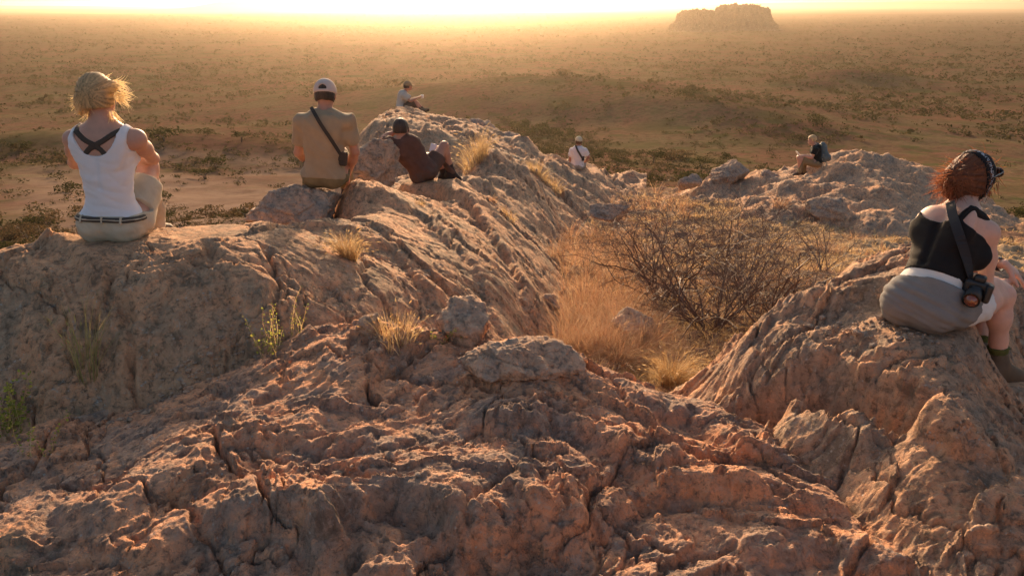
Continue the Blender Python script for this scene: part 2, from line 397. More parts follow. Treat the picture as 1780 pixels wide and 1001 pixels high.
def rock_detail(x, y, r, ang, st, seed, lump=1.0, step=1.0, rib=1.0, nod=1.0):
    """relief of weathered gneiss: broad slabs, ledges, long fractures, ribs along the foliation, patches of nodules"""
    w1 = fbm(x * 1.3, y * 1.3, 4, seed + 1) * 0.20; w2 = fbm(x * 1.3 + 40, y * 1.3, 4, seed + 2) * 0.20
    w3 = fbm(x * 8, y * 8, 4, seed + 5) * 0.020; w4 = fbm(x * 8 + 9, y * 8, 4, seed + 6) * 0.020
    X = x + w1 + w3; Y = y + w2 + w4
    s, t = folia(X, Y, ang, st)
    fd = np.clip(1.6 - r / 12.0, 0.0, 1)
    h = fbm(x * 0.7, y * 0.7, 3, seed + 9) * 0.06 * lump
    # big tilted slabs parted by square-edged steps
    f1, f2, ox, oy, q1, q2, q3 = worley(s * 1.0, t * 1.0, seed); e = f2 - f1
    h = h + ((q1 - 0.5) * 0.07 + (ox * (q2 - 0.5) + oy * (q3 - 0.5)) * 0.10) * sst(0.0, 0.035, e) * step
    h = h - 0.040 * (1 - sst(0.0, 0.025, e)) * step * sst(0.2, 0.5, q2)
    rough = sst(-0.15, 0.40, fbm(x * 0.9, y * 0.9, 4, seed + 14))          # 0 smooth sheet, 1 broken and knobbly
    f1, f2, ox, oy, q1, q2, q3 = worley(s * 3.0 + w3 * 4, t * 3.0 + w4 * 4, seed + 3); e = f2 - f1
    h = h + ((q1 - 0.5) * 0.034 + (ox * (q2 - 0.5) + oy * (q3 - 0.55)) * 0.06) * sst(0.0, 0.07, e) * step * (0.10 + 0.90 * rough)
    h = h - 0.010 * (1 - sst(0, 0.03, e)) * rough * step
    f1, f2, ox, oy, q1, q2, q3 = worley(X * 10.0, Y * 10.0, seed + 5); e = f2 - f1
    h = h + ((q1 - 0.5) * 0.009 + (0.35 - f1) * 0.010) * sst(0.0, 0.25, e) * (0.25 + 0.75 * rough) * fd * nod
    # flaked sheets: thin square edges that wander
    fl = fbm(X * 1.5 + 5, Y * 1.5, 6, seed + 63, 0.5)
    h = h + 0.022 * sst(-0.010, 0.010, fl - 0.10) * step + 0.018 * sst(-0.010, 0.010, fl - 0.42) * step
    fl = fbm(X * 2.1, Y * 2.1 + 9, 6, seed + 66, 0.5)
    h = h - 0.020 * sst(-0.010, 0.010, fl - 0.25) * step
    # long fractures
    f1, f2, *_ = worley(x * 0.8 + w1 * 0.4 + w3 * 1.5, y * 0.8 + w2 * 0.4 + w4 * 1.5, seed + 60)
    h = h - 0.04 * (1 - sst(0.0, 0.016, f2 - f1)) * step
    rb = t * 8.5 + fbm(s * 1.4, t * 3.0, 4, seed + 20) * 1.6
    saw = rb - np.floor(rb); saw = np.where(saw < 0.78, saw / 0.78, (1 - saw) / 0.22)
    h = h + (saw - 0.5) * 0.022 * rib * sst(-0.1, 0.45, fbm(s * 0.9 + 7, t * 0.9, 3, seed + 23))
    h = h + fbm(X * 4, Y * 4, 6, seed + 30, 0.5) * 0.016 * lump * (0.45 + 0.55 * rough)
    h = h - np.maximum(0, fbm(X * 12, Y * 12, 3, seed + 40) - 0.25) * 0.025 * fd * rough
    # knobbly weathering: cusps, pits and short ledges a few centimetres wide
    f1, f2, ox, oy, q1, q2, q3 = worley(X * 24.0 + 3, Y * 24.0, seed + 7)
    h = h + ((q1 - 0.5) * 0.0045 + (0.35 - f1) * 0.007) * (0.35 + 0.65 * rough) * fd * nod
    h = h + (fbm(X * 7, Y * 7, 5, seed + 33, 0.55, True) - 1.0) * 0.0085 * (0.45 + 0.55 * rough) * nod
    h = h - np.maximum(0, fbm(X * 9 + 7, Y * 9, 3, seed + 44) - 0.15) * 0.022 * fd
    h = h + fbm(x * 26, y * 26, 5, seed + 50, 0.68) * 0.0050 * fd
    return h - 0.015

def poly_feature(pts_px, zref):
    return np.array([at_z(px, py, zref)[:2] for px, py in pts_px])
def seg_dist(x, y, P):
    """distance to a polyline, signed side (+ left of travel), position along it 0..1"""
    best = np.full(x.shape, 1e9); side = np.zeros(x.shape); along = np.zeros(x.shape)
    n = len(P) - 1
    for k in range(n):
        a, b = P[k], P[k + 1]; d = b - a; L2 = (d ** 2).sum()
        t = np.clip(((x - a[0]) * d[0] + (y - a[1]) * d[1]) / L2, 0, 1)
        qx = x - (a[0] + t * d[0]); qy = y - (a[1] + t * d[1])
        q = np.hypot(qx, qy); m = q < best
        best = np.where(m, q, best); side = np.where(m, np.sign(d[0] * qy - d[1] * qx), side); along = np.where(m, (k + t) / n, along)
    return best, side, along
def scarp(x, y, P, high, wide, sharp=0.055):
    """the left side of the line stands 'high' above the right side, easing back over 'wide'"""
    w = fbm(x * 6, y * 6, 4, 77) * 0.035
    d, s, al = seg_dist(x + w, y - w, P)
    sd = d * s
    end = sst(0, 0.12, al) * sst(0, 0.12, 1 - al)
    up = sst(-sharp, sharp, sd) * np.exp(-np.maximum(sd, 0) / wide) * 0.9
    dn = -0.35 * np.exp(-np.maximum(-sd, 0) / (wide * 0.35)) * (sd < 0) * sst(0, sharp, -sd)
    return high * (up + dn) * end
def crack(x, y, P, deep, wide):
    w = fbm(x * 7, y * 7, 4, 78) * 0.03
    d, s, al = seg_dist(x + w, y + w, P)
    return -deep * np.exp(-(d / wide) ** 2) * sst(0, 0.1, al) * sst(0, 0.1, 1 - al)
# ------------------------------------------------------------------ build the rock masses
RR = R.astype(np.float32)
ZF = fF(GX, GY); ZB = fBM(GX, GY); ZR = fR(GX, GY); ZO = fO(GX, GY); ZG = land(GX, GY)
warpN = fbm(GX * 2.2, GY * 2.2, 4, 61) * 0.10
ZF = ZF + rock_detail(GX, GY, RR, 0.35, 1.35, 1, 0.8, 0.95, 0.5, 0.85)
ZB = ZB + rock_detail(GX, GY, RR, -1.0, 1.9, 11, 0.9, 0.9, 0.9) * (0.8 + 0.9 * sst(5, 16, RR))
ZR = ZR + rock_detail(GX, GY, RR, 0.85, 1.6, 23, 0.8, 1.0, 0.8, 1.25)
ZO = ZO + rock_detail(GX, GY, RR, 0.3, 2.0, 31, 1.0, 1.0, 1.0) * 1.3 + (fbm(GX * 0.5, GY * 0.5, 4, 88, 0.55, True) - 0.6) * 0.14
far_b = sst(8, 14, RR)
ZB = ZB + far_b * (fbm(GX * 0.55 + 3, GY * 0.35, 4, 89, 0.55, True) - 0.6) * 0.12

def local_add(Z, fn, P, pad, *a):
    """apply a feature only in the box around its line"""
    x0, y0 = P.min(0) - pad; x1, y1 = P.max(0) + pad
    m = (GX > x0) & (GX < x1) & (GY > y0) & (GY < y1)
    if m.any(): Z[m] += fn(GX[m].astype(float), GY[m].astype(float), P, *a)
ZF = ZF.astype(float); ZB = ZB.astype(float); ZR = ZR.astype(float)
for pts, hgt, wide in [
    ([(265, 1000), (330, 948), (420, 922), (520, 935), (580, 985)], 0.085, 0.25),
    ([(565, 1010), (600, 925), (700, 905), (770, 930), (790, 1000)], 0.080, 0.25),
    ([(785, 985), (870, 955), (960, 925), (1010, 870)], 0.05, 0.2),
    ([(1024, 980), (1045, 925), (1067, 880), (1123, 850), (1224, 858), (1365, 858), (1500, 905)], 0.085, 0.35),
    ([(1310, 985), (1386, 940), (1477, 958), (1530, 1005)], 0.07, 0.25),
    ([(880, 790), (930, 755), (1020, 765), (1120, 820), (1230, 800)], 0.085, 0.25),
    ([(600, 745), (640, 700), (665, 650), (690, 640)], 0.06, 0.2),
    ([(330, 830), (420, 800), (520, 790), (590, 735)], 0.05, 0.2),
    ([(560, 820), (610, 790), (660, 800)], 0.05, 0.1),
    ([(0, 950), (50, 900), (60, 880)], 0.05, 0.15),
    ([(1110, 720), (1200, 700), (1270, 760), (1290, 800)], 0.06, 0.2),
    ([(80, 880), (200, 900), (260, 860), (420, 870)], 0.05, 0.25)]:
    P = poly_feature(pts, -1.53); local_add(ZF, scarp, P, 0.7, hgt, wide)
for pts, dp, wd in [([(440, 800), (520, 830), (640, 800)], 0.03, 0.012), ([(780, 1000), (840, 900), (930, 820), (1075, 840)], 0.03, 0.014),
                    ([(1100, 905), (1180, 960), (1300, 935)], 0.03, 0.012), ([(430, 1000), (480, 870), (600, 780)], 0.025, 0.012)]:
    P = poly_feature(pts, -1.53); local_add(ZF, crack, P, 0.4, dp, wd)
for pts, dp, wd, zz in [([(1250, 700), (1330, 705), (1400, 725), (1500, 785), (1600, 838)], 0.34, 0.085, -1.6), ([(1400, 735), (1460, 755), (1605, 835)], 0.22, 0.08, -1.6),
                    ([(1370, 590), (1440, 640), (1560, 700), (1680, 700)], 0.03, 0.015, -1.45)]:
    P = poly_feature(pts, zz); local_add(ZR, crack, P, 0.6, dp, wd); local_add(ZF, crack, P, 0.6, dp, wd)
for pts, hgt, wide, zz in [([(1255, 690), (1300, 620), (1325, 585), (1420, 600), (1500, 640)], 0.07, 0.3, -1.5),
                    ([(1460, 800), (1560, 790), (1660, 850), (1780, 830)], 0.07, 0.3, -1.5), ([(1380, 560), (1500, 555), (1640, 600), (1700, 650)], 0.045, 0.3, -1.35)]:
    P = poly_feature(pts, zz); local_add(ZR, scarp, P, 0.7, hgt, wide)
for pts, hgt, wide, zz in [([(222, 560), (226, 525), (300, 490), (372, 456), (400, 480)], 0.06, 0.12, -1.30),
                    ([(60, 455), (130, 470), (195, 545), (130, 600)], 0.07, 0.25, -1.36), ([(0, 600), (60, 610), (70, 700)], 0.06, 0.2, -1.55),
                    ([(430, 600), (520, 540), (620, 560)], 0.06, 0.25, -1.48), ([(600, 470), (690, 455), (760, 520), (850, 560)], 0.07, 0.3, -1.65),
                    ([(660, 400), (740, 390), (820, 450), (900, 560)], 0.06, 0.3, -1.8), ([(740, 345), (810, 380), (890, 470), (930, 560)], 0.12, 0.4, -2.2)]:
    P = poly_feature(pts, zz); local_add(ZB, scarp, P, 0.9, hgt, wide)
for pts, dp, wd, zz in [([(470, 480), (490, 560), (600, 640)], 0.05, 0.02, -1.45), ([(620, 440), (640, 520), (760, 560)], 0.04, 0.02, -1.6),
                        ([(200, 545), (225, 600), (215, 690)], 0.05, 0.02, -1.5)]:
    P = poly_feature(pts, zz); local_add(ZB, crack, P, 0.5, dp, wd)
# each mass only stands where it belongs
ZB = np.where(RR < 2.4, -9, ZB); ZO = np.where(RR < 12.5, -9, ZO)
ZR = np.where(RR > 9.5, -9, ZR); ZF = np.where(RR > 6.0, -9, ZF)
ZB = np.where((np.arctan2(GX, GY) > 0.17) & (RR < 30), -9, ZB)
ZR = np.where(np.arctan2(GX, GY) < 0.0, -9, ZR)
ZG = ZG + (fbm(GX * 1.5, GY * 1.5, 5, 71) * 0.10 + fbm(GX * 7, GY * 7, 4, 72) * 0.02)

SEATS = {'w1': at_z(200, 414, -1.212), 'w2': at_z(1605, 568, -1.25), 'm2': at_z(565, 326, -1.47), 'm3': at_z(735, 314, -1.98),
         'm4': at_z(702, 196, -2.62), 'm5': at_z(1004, 296, -3.86), 'w6': at_z(1419, 289, -3.72)}
def settle(Z, c, rad, soft=2.2, k=0.92):
    """wear the rock to the height someone sits or stands at"""
    d = np.hypot(GX - c[0], GY - c[1]); w = k * (1 - sst(rad, rad * soft, d)); return Z + (c[2] - Z) * w
ZB = settle(ZB, SEATS['w1'] + np.array([0, 0.03, 0]), 0.15); ZR = settle(ZR, SEATS['w2'] + np.array([0, 0.02, 0]), 0.13)
ZB = settle(ZB, SEATS['m3'] + np.array([0.0, 0.05, 0.0]), 0.22); ZB = settle(ZB, SEATS['m4'], 0.35); ZB = settle(ZB, SEATS['m5'], 0.4); ZO = settle(ZO, SEATS['w6'], 0.35)
ZR = settle(ZR, at_d(1745, 655, SEATS['w2'][1] + 0.22) , 0.10, 2.0); ZB = settle(ZB, at_d(278, 412, SEATS['w1'][1] + 0.42), 0.10, 2.0)
ZB = settle(ZB, at_d(790, 317, SEATS['m3'][1] + 0.35), 0.15, 2.0); ZB = settle(ZB, at_d(606, 352, SEATS['m2'][1] + 0.44), 0.12, 2.0)
ZO = settle(ZO, at_d(1384, 310, SEATS['w6'][1]), 0.45, 1.8)
ZB = settle(ZB, at_z(362, 404, -1.225), 0.14, 2.5)
MASSES = {'F': ZF, 'B': ZB, 'R': ZR, 'O': ZO, 'G': ZG}
ZMAX = np.maximum.reduce(list(MASSES.values()))
def grid_mesh(name, Z, mat):
    keep = Z > ZMAX - 0.10
    k = keep.astype(np.uint8)
    k2 = k.copy(); k2[1:] |= k[:-1]; k2[:-1] |= k[1:]; k2[:, 1:] |= k2[:, :-1]; k2[:, :-1] |= k2[:, 1:]
    fm = (k2[:-1, :-1] & k2[1:, :-1] & k2[:-1, 1:] & k2[1:, 1:]).astype(bool)
    idx = np.arange(NR * NA).reshape(NR, NA)
    q = np.stack([idx[:-1, :-1][fm], idx[:-1, 1:][fm], idx[1:, 1:][fm], idx[1:, :-1][fm]], 1)
    used = np.unique(q); remap = np.zeros(NR * NA, np.int32); remap[used] = np.arange(len(used))
    V = np.stack([GX.ravel()[used], GY.ravel()[used], Z.ravel()[used]], 1)
    return mesh_np(name, V, remap[q], mat)
tag(grid_mesh("rock_slab", ZF, M_ROCK), "lumpy orange rock slab across the bottom of the view, lit by the low sun", kind='structure')
tag(grid_mesh("rock_ridge", ZB, M_ROCK_L), "long rock ridge with a shaded face running away below the seated people", kind='structure')
tag(grid_mesh("rock_dome", ZR, M_ROCK_G), "rounded grey and orange rock the woman in the black top sits on", kind='structure')
tag(grid_mesh("rock_outcrop", ZO, M_ROCK_G), "far low rock outcrop beyond the dry grass, under the person with the backpack", kind='structure')
tag(grid_mesh("gully_ground", ZG, M_GULLY), "earth floor of the grassy gully between the rocks", kind='structure')
def height(x, y, which=None):
    """top of the near land at a place"""
    a = math.atan2(x, y); r = math.hypot(x, y)
    j = int(np.clip(np.searchsorted(az, a), 1, NA - 1)); i = int(np.clip(np.searchsorted(rr, r), 1, NR - 1))
    if r > 26.8: return float(land(np.array([x]), np.array([y]))[0])
    Z = ZMAX if which is None else MASSES[which]
    return float(Z[i - 1:i + 1, j - 1:j + 1].mean())

# ------------------------------------------------------------------ the plain to the horizon
az2 = np.radians(np.concatenate([np.linspace(-110, -45, 50), np.linspace(-44.5, 44.5, 560), np.linspace(45, 110, 50)]))
r2 = np.exp(np.concatenate([np.linspace(math.log(26.0), math.log(900), 230), np.linspace(math.log(900), math.log(45000), 90)[1:]]))
A2, R2 = np.meshgrid(az2, r2)
X2 = R2 * np.sin(A2); Y2 = R2 * np.cos(A2); Z2 = land(X2, Y2) - 0.06 * (R2 < 27.5)
n2 = len(az2); i2 = np.arange(X2.size).reshape(X2.shape)
q2 = np.stack([i2[:-1, :-1], i2[:-1, 1:], i2[1:, 1:], i2[1:, :-1]], -1).reshape(-1, 4)
tag(mesh_np("savanna_ground", np.stack([X2.ravel(), Y2.ravel(), Z2.ravel()], 1), q2, M_LAND, attr={'sand': (sst(-0.62, -0.5, A2) * (1 - sst(-0.16, -0.04, A2)) * (1 - sst(85, 135, R2 + fbm(X2 / 14, Y2 / 14, 3, 55) * 22))).ravel()}), kind='structure')

# ------------------------------------------------------------------ haze
def haze_box(density, aniso, color):
    m = bpy.data.materials.new("haze_air"); m.use_nodes = True; nt = m.node_tree; nt.nodes.clear()
    v = nt.nodes.new("ShaderNodeVolumePrincipled"); v.inputs["Color"].default_value = (*color, 1)
    v.inputs["Density"].default_value = density; v.inputs["Anisotropy"].default_value = aniso
    out = nt.nodes.new("ShaderNodeOutputMaterial"); nt.links.new(v.outputs[0], out.inputs["Volume"])
    L = 46500.0; zt, zb = 70.0, -60.0
    V = [(x, y, z) for z in (zb, zt) for x, y in ((-L, -60), (L, -60), (L, L), (-L, L))]
    F = [(3, 2, 1, 0), (4, 5, 6, 7), (0, 1, 5, 4), (1, 2, 6, 5), (2, 3, 7, 6), (3, 0, 4, 7)]
    o = mesh_np("haze", V, np.array(F), m, smooth=False); tag(o, kind='stuff')
haze_box(0.00011, 0.91, (1.0, 0.84, 0.68))
# ------------------------------------------------------------------ loose boulders and stones, each a thing
import bmesh
_ico = {}
def ico(sub):
    if sub not in _ico:
        bm = bmesh.new(); bmesh.ops.create_icosphere(bm, subdivisions=sub, radius=1.0)
        V = np.array([v.co[:] for v in bm.verts]); F = np.array([[v.index for v in f.verts] for f in bm.faces]); bm.free(); _ico[sub] = (V, F)
    return _ico[sub]
def boulder(c, rad, label, seed, sub=5, rot=(0, 0, 0), rough=1.0, group=None, plane=None, name="boulder", mat=None):
    V, F = ico(sub); r0 = np.random.default_rng(seed)
    n = V.copy(); V = V.copy()
    # flat faces: cut the ball by random planes, then weather it
    for _ in range(14):
        d = nrm_(r0.normal(size=3)); k = r0.uniform(0.5, 0.88); s = V @ d; over = np.maximum(s - k, 0); V = V - over[:, None] * d[None] * 0.93
    for pl in (plane or []):
        d = nrm_(pl[:3]); s = V @ d; V = V - np.maximum(s - pl[3], 0)[:, None] * d[None] * 0.95
    rr_ = np.array(rad, float); size = rr_.mean(); W = V * rr_
    def n3(f, sd, o=4): return (fbm(W[:, 0] * f + W[:, 2] * f * 0.6, W[:, 1] * f - W[:, 2] * f * 0.7, o, sd) + fbm(W[:, 2] * f, W[:, 0] * f * 0.8 + W[:, 1] * f * 0.5, o, sd + 7)) * 0.5
    disp = n3(1.3 / size, seed) * 0.16 * size + n3(4.0 / size, seed + 1) * 0.075 * size * rough + n3(14 / size, seed + 2) * 0.028 * size * rough
    f1, f2, *_ , q = worley(W[:, 0] * 1.4 / size + W[:, 1] * 0.8 / size, W[:, 2] * 2.4 / size + 0.3 * W[:, 1] / size, seed)
    disp = disp - 0.05 * size * (1 - sst(0, 0.08, f2 - f1)) + (q - 0.5) * 0.05 * size
    lay = (W[:, 2] + W[:, 0] * 0.25) * 9 / size + n3(2 / size, seed + 5) * 2; disp = disp + (np.abs(lay - np.round(lay)) - 0.25) * 0.035 * size
    W = W + n * disp[:, None]
    M = np.array(Matrix.Rotation(rot[2], 3, 'Z') @ Matrix.Rotation(rot[1], 3, 'Y') @ Matrix.Rotation(rot[0], 3, 'X')); W = W @ M.T
    o = mesh_np(name, W, F, mat or M_BOULDER); o.location = [float(v) for v in c]
    tag(o, label, "rock", group); return o
def nrm_(v): v = np.asarray(v, float); return v / np.linalg.norm(v)

def ground_px(px, py, lo=1.9, hi=26):
    v = ray(px, py)
    for d in np.arange(lo, hi, 0.02):
        q = v * (d / v[1])
        if height(q[0], q[1]) >= q[2]: return q
    return at_z(px, py, -1.6)
def sit(px, py, rad, sink=0.35, back=0.8):
    q = ground_px(px, py); return (q[0], q[1] + rad[1] * back, height(q[0], q[1] + rad[1] * back) + rad[2] * (1 - 2 * sink))
boulder(at_d(512, 362, 6.65), (0.47, 0.40, 0.25), "rounded pale boulder under the man in the tan shirt", 11, 6, (0.0, -0.05, 0.1), plane=[(0.12, 0, 1, 0.80)])
boulder(at_d(655, 296, 9.15), (0.33, 0.32, 0.38), "upright rounded rock beside the man lying back", 23, 6, (0, 0.25, 0.3))
boulder(sit(893, 668, (0.285, 0.17, 0.10), 0.25), (0.30, 0.19, 0.105), "flat layered stone block lying on the crest of the foreground slab", 35, 6, (0.05, 0.05, -0.12), 1.3, plane=[(0, 0, 1, 0.75), (0, -1, 0.1, 0.7)])
boulder(sit(806, 596, (0.15, 0.16, 0.15), 0.3), (0.16, 0.16, 0.15), "grey craggy knob of rock between the slab and the ridge", 41, 5, (0.2, 0.2, 0.5), 1.8)
boulder(sit(640, 592, (0.085, 0.06, 0.055), 0.3), (0.085, 0.06, 0.055), "small dark knuckle of rock on the upper left edge of the slab", 47, 5, (0, 0, 0.7), 1.4)
boulder(at_d(1268, 304, 19.5), (0.66, 0.45, 0.36), "large angular rock left of the far outcrop, tilted up to the right", 54, 6, (0, -0.50, 0.1), 1.5, plane=[(0.1, 0, 1, 0.55), (1, 0, 0.1, 0.6)])
boulder(at_d(1200, 318, 19.0), (0.30, 0.25, 0.22), "small pale rock standing left of the large angular rock", 59, 5, (0, 0, 0.2))
boulder(at_d(1338, 312, 19.3), (0.32, 0.3, 0.26), "rock shoulder between the angular rock and the person with the backpack", 61, 5, (0, -0.3, 0.2), 1.2)
boulder(sit(955, 535, (0.13, 0.11, 0.09), 0.35), (0.13, 0.11, 0.09), "small dark stone half hidden in grass at the foot of the ridge", 67, 5, (0, 0.3, 0.4))
boulder(at_d(1100, 560, 5.75), (0.26, 0.22, 0.12), "low grey rock half covered by drooping grass in the gully", 71, 5, (0, 0.1, 0.4))
boulder(at_d(1065, 368, 12.6), (0.42, 0.3, 0.20), "low rock among the pale grass at the far left of the gully", 73, 5, (0, 0.1, 0.4))
boulder(at_d(1560, 303, 19.6), (0.9, 0.5, 0.22), "long low ledge of rock on top of the far outcrop", 79, 5, (0, 0.12, 0.0), 1.4)
boulder(at_d(1440, 366, 15.6), (0.75, 0.6, 0.3), "rounded rock bulge on the near side of the far outcrop", 83, 5, (0, 0.2, 0.5), 1.4)
boulder(at_d(830, 226, 19.8), (0.85, 0.5, 0.30), "long rock hump on the ridge right of the farthest man", 87, 5, (0, 0.3, 0.2), 1.4)
boulder(at_d(905, 262, 18.8), (0.60, 0.6, 0.45), "jagged rock hump on the ridge left of the person in white", 91, 5, (0, 0.5, 0.2), 1.6)
boulder(at_d(390, 700, 3.35), (0.085, 0.06, 0.045), "small stone at the foot of the shaded ridge face", 93, 4, (0, 0.1, 0.4))
boulder(at_d(170, 735, 3.22), (0.13, 0.09, 0.085), "low rock lump at the base of the shaded face, right of the straw grass", 97, 5, (0, 0.1, 0.4))
# crumbs of stone lying in the hollows
def pebbles():
    r0 = np.random.default_rng(3); V0, F0 = ico(1); Vs, Fs, n = [], [], 0
    spots = [((320, 690), (450, 640), 150, -1.70), ((180, 745), (330, 690), 90, -1.74), ((1380, 735), (1590, 825), 130, -1.85), ((1080, 560), (1250, 690), 120, -2.3), ((640, 640), (780, 600), 50, -1.5), ((560, 470), (900, 560), 60, -1.7), ((60, 870), (900, 900), 40, -1.6)]
    for a, b, k, z in spots:
        for _ in range(k):
            t = r0.uniform(); px = a[0] + (b[0] - a[0]) * t + r0.normal() * 14; py = a[1] + (b[1] - a[1]) * t + r0.normal() * 9
            p = at_z(px, py, z); h = height(p[0], p[1]); s = r0.uniform(0.004, 0.013) * (1 + 1.2 * (r0.uniform() > 0.93))
            V = V0 * (1 + r0.normal(size=V0.shape) * 0.16) * s * np.array([1, r0.uniform(0.6, 1), 0.6]); c, sn = math.cos(t * 40), math.sin(t * 40)
            V = V @ np.array([[c, -sn, 0], [sn, c, 0], [0, 0, 1]]) + np.array([p[0], p[1], h + s * 0.25]); Vs.append(V); Fs.append(F0 + n); n += len(V)
    o = mesh_np("pebbles", np.concatenate(Vs), np.concatenate(Fs), M_BOULDER, smooth=False); tag(o, kind='stuff')
pebbles()

# ------------------------------------------------------------------ grass
def leaf_mat(name, cols, trans=0.4, rough=0.6, spec=0.2):
    m, nt, b = new_mat(name)
    g = nt.nodes.new("ShaderNodeNewGeometry")
    c = ramp(nt, g.outputs["Random Per Island"], [(k / (len(cols) - 1), v) for k, v in enumerate(cols)])
    nt.links.new(c, b.inputs["Base Color"]); b.inputs["Roughness"].default_value = rough; b.inputs["Specular IOR Level"].default_value = spec
    t = nt.nodes.new("ShaderNodeBsdfTranslucent"); nt.links.new(c, t.inputs[0])
    mx = nt.nodes.new("ShaderNodeMixShader"); mx.inputs[0].default_value = trans
    nt.links.new(b.outputs[0], mx.inputs[1]); nt.links.new(t.outputs[0], mx.inputs[2]); nt.links.new(mx.outputs[0], nt.nodes["Material Output"].inputs[0])
    return m
STRAW = leaf_mat("straw", [(0.50, 0.33, 0.15), (0.60, 0.42, 0.20), (0.42, 0.25, 0.11), (0.74, 0.58, 0.34)], 0.45)
STRAW_P = leaf_mat("straw_pink", [(0.46, 0.22, 0.12), (0.58, 0.36, 0.19), (0.26, 0.125, 0.07), (0.62, 0.45, 0.27), (0.40, 0.19, 0.11)], 0.38)
GREENISH = leaf_mat("green_leaf", [(0.20, 0.24, 0.04), (0.32, 0.33, 0.06), (0.42, 0.38, 0.08), (0.14, 0.18, 0.04)], 0.55)
TWIG = flat_mat_ = None
def blades(base, n, hmin, hmax, spread, rootr, width, lean=(0, 0), seg=3, r0=None, droop=0.5, zf=None):
    """vectorised grass: n blades from around base; returns vertices and quads"""
    r0 = r0 or np.random.default_rng(1)
    an = r0.uniform(0, 2 * np.pi, n); rad = rootr * np.sqrt(r0.uniform(0, 1, n))
    P0 = np.stack([base[0] + rad * np.cos(an), base[1] + rad * np.sin(an), np.full(n, base[2])], 1)
    if zf is not None: P0[:, 2] = [zf(a, b) for a, b in P0[:, :2]]
    H = r0.uniform(hmin, hmax, n); out = an + r0.normal(0, 0.7, n); tilt = np.abs(r0.normal(0, spread, n))
    d = np.stack([np.cos(out) * tilt + lean[0], np.sin(out) * tilt + lean[1], np.ones(n)], 1); d /= np.linalg.norm(d, axis=1)[:, None]
    side = np.cross(d, r0.normal(size=(n, 3))); side /= np.linalg.norm(side, axis=1)[:, None] + 1e-9
    P = P0.copy(); Vs = []
    for k in range(seg + 1):
        w = (width * (1 - 0.85 * k / seg) * (0.7 + 0.6 * (H / hmax)))[:, None]
        Vs += [P - side * w, P + side * w]
        d = d + np.stack([np.cos(out) * 0.10, np.sin(out) * 0.10, np.full(n, -0.22)], 1) * droop * (k + 1); d /= np.linalg.norm(d, axis=1)[:, None]
        P = P + d * (H / seg)[:, None]
    V = np.stack(Vs, 1).reshape(-1, 3); m = 2 * (seg + 1); b = (np.arange(n) * m)[:, None]
    F = np.concatenate([b + np.array([[2 * k, 2 * k + 1, 2 * k + 3, 2 * k + 2]]) for k in range(seg)], 1).reshape(-1, 4)
    return V, F
def seed_heads(V, n, seg, r0, size):
    """small thickened seed spikes near the tips of some blades"""
    m = 2 * (seg + 1); tips = V.reshape(n, m, 3)[:, -2:].mean(1); pre = V.reshape(n, m, 3)[:, -4:-2].mean(1)
    sel = r0.uniform(size=n) < 0.35; a = pre[sel] + (tips[sel] - pre[sel]) * 0.35; b = tips[sel]; d = b - a
    s = np.cross(d, r0.normal(size=d.shape)); s /= np.linalg.norm(s, axis=1)[:, None] + 1e-9; mid = (a + b) / 2
    Q = np.stack([a, mid + s * size, b, mid - s * size], 1).reshape(-1, 3); F = np.arange(len(Q)).reshape(-1, 4); return Q, F
def tuft(px, py, n, hgt, spread, rootr, width, label, mat, lean=(0, 0), zguess=-1.5, seed=1, name="grass_tuft", group=None, droop=0.5, seg=4, heads=0.0035, cat="grass"):
    # find where the sight line meets the rock
    v = ray(px, py); p = None
    for d in np.arange(2.0, 26, 0.02):
        q = v * (d / v[1])
        if height(q[0], q[1]) >= q[2]: p = q; break
    if p is None: p = at_z(px, py, zguess)
    r0 = np.random.default_rng(seed); z0 = height(p[0], p[1])
    V, F = blades((0, 0, 0), n, hgt * 0.45, hgt, spread, rootr, width, lean, seg, r0, droop, lambda a, b: height(p[0] + a, p[1] + b) - z0 - 0.01)
    Q, FQ = seed_heads(V, n, seg, r0, heads)
    o = mesh_np(name, np.concatenate([V, Q]), np.concatenate([F, FQ + len(V)]), mat, smooth=False); o.location = (p[0], p[1], z0)
    tag(o, label, cat, group); return o
tuft(606, 448, 420, 0.24, 0.30, 0.045, 0.0012, "golden grass tuft growing from a crack in the middle of the ridge", STRAW, (-0.1, 0), seed=2)
tuft(1165, 668, 620, 0.33, 0.28, 0.07, 0.0013, "bright upright grass tuft in front of the gully, behind the slab edge", STRAW, (0.05, 0), seed=3)
tuft(152, 648, 55, 0.36, 0.22, 0.05, 0.0016, "yellow green grass clump against the shaded ridge face", leaf_mat("yellow_grass", [(0.34, 0.28, 0.10), (0.45, 0.36, 0.14), (0.24, 0.22, 0.08)], 0.45), (0.05, 0), seed=4, droop=0.2)
tuft(690, 594, 170, 0.17, 0.55, 0.08, 0.0013, "short spiky straw tuft behind the upper edge of the slab", STRAW, (0, 0), seed=5, droop=0.2)
tuft(828, 276, 300, 0.62, 0.25, 0.20, 0.003, "tall pale grass tuft on the ridge right of the raised knee", STRAW, (-0.1, 0), seed=6, heads=0.008)
tuft(855, 350, 120, 0.14, 0.5, 0.06, 0.002, "small orange tuft low on the right flank of the ridge", STRAW_P, seed=7)
tuft(885, 383, 110, 0.17, 0.4, 0.07, 0.002, "small pale tuft below the orange one on the ridge flank", STRAW, seed=8)
tuft(935, 300, 160, 0.40, 0.5, 0.16, 0.003, "pale tuft on the ridge flank left of the person in white", STRAW, seed=9)
tuft(962, 330, 160, 0.36, 0.5, 0.16, 0.003, "bright tuft on the ridge flank lower right of its pale neighbour", STRAW, seed=10)
tuft(1357, 362, 160, 0.42, 0.25, 0.12, 0.0028, "thin reddish grass tuft at the foot of the far outcrop", STRAW_P, seed=11)
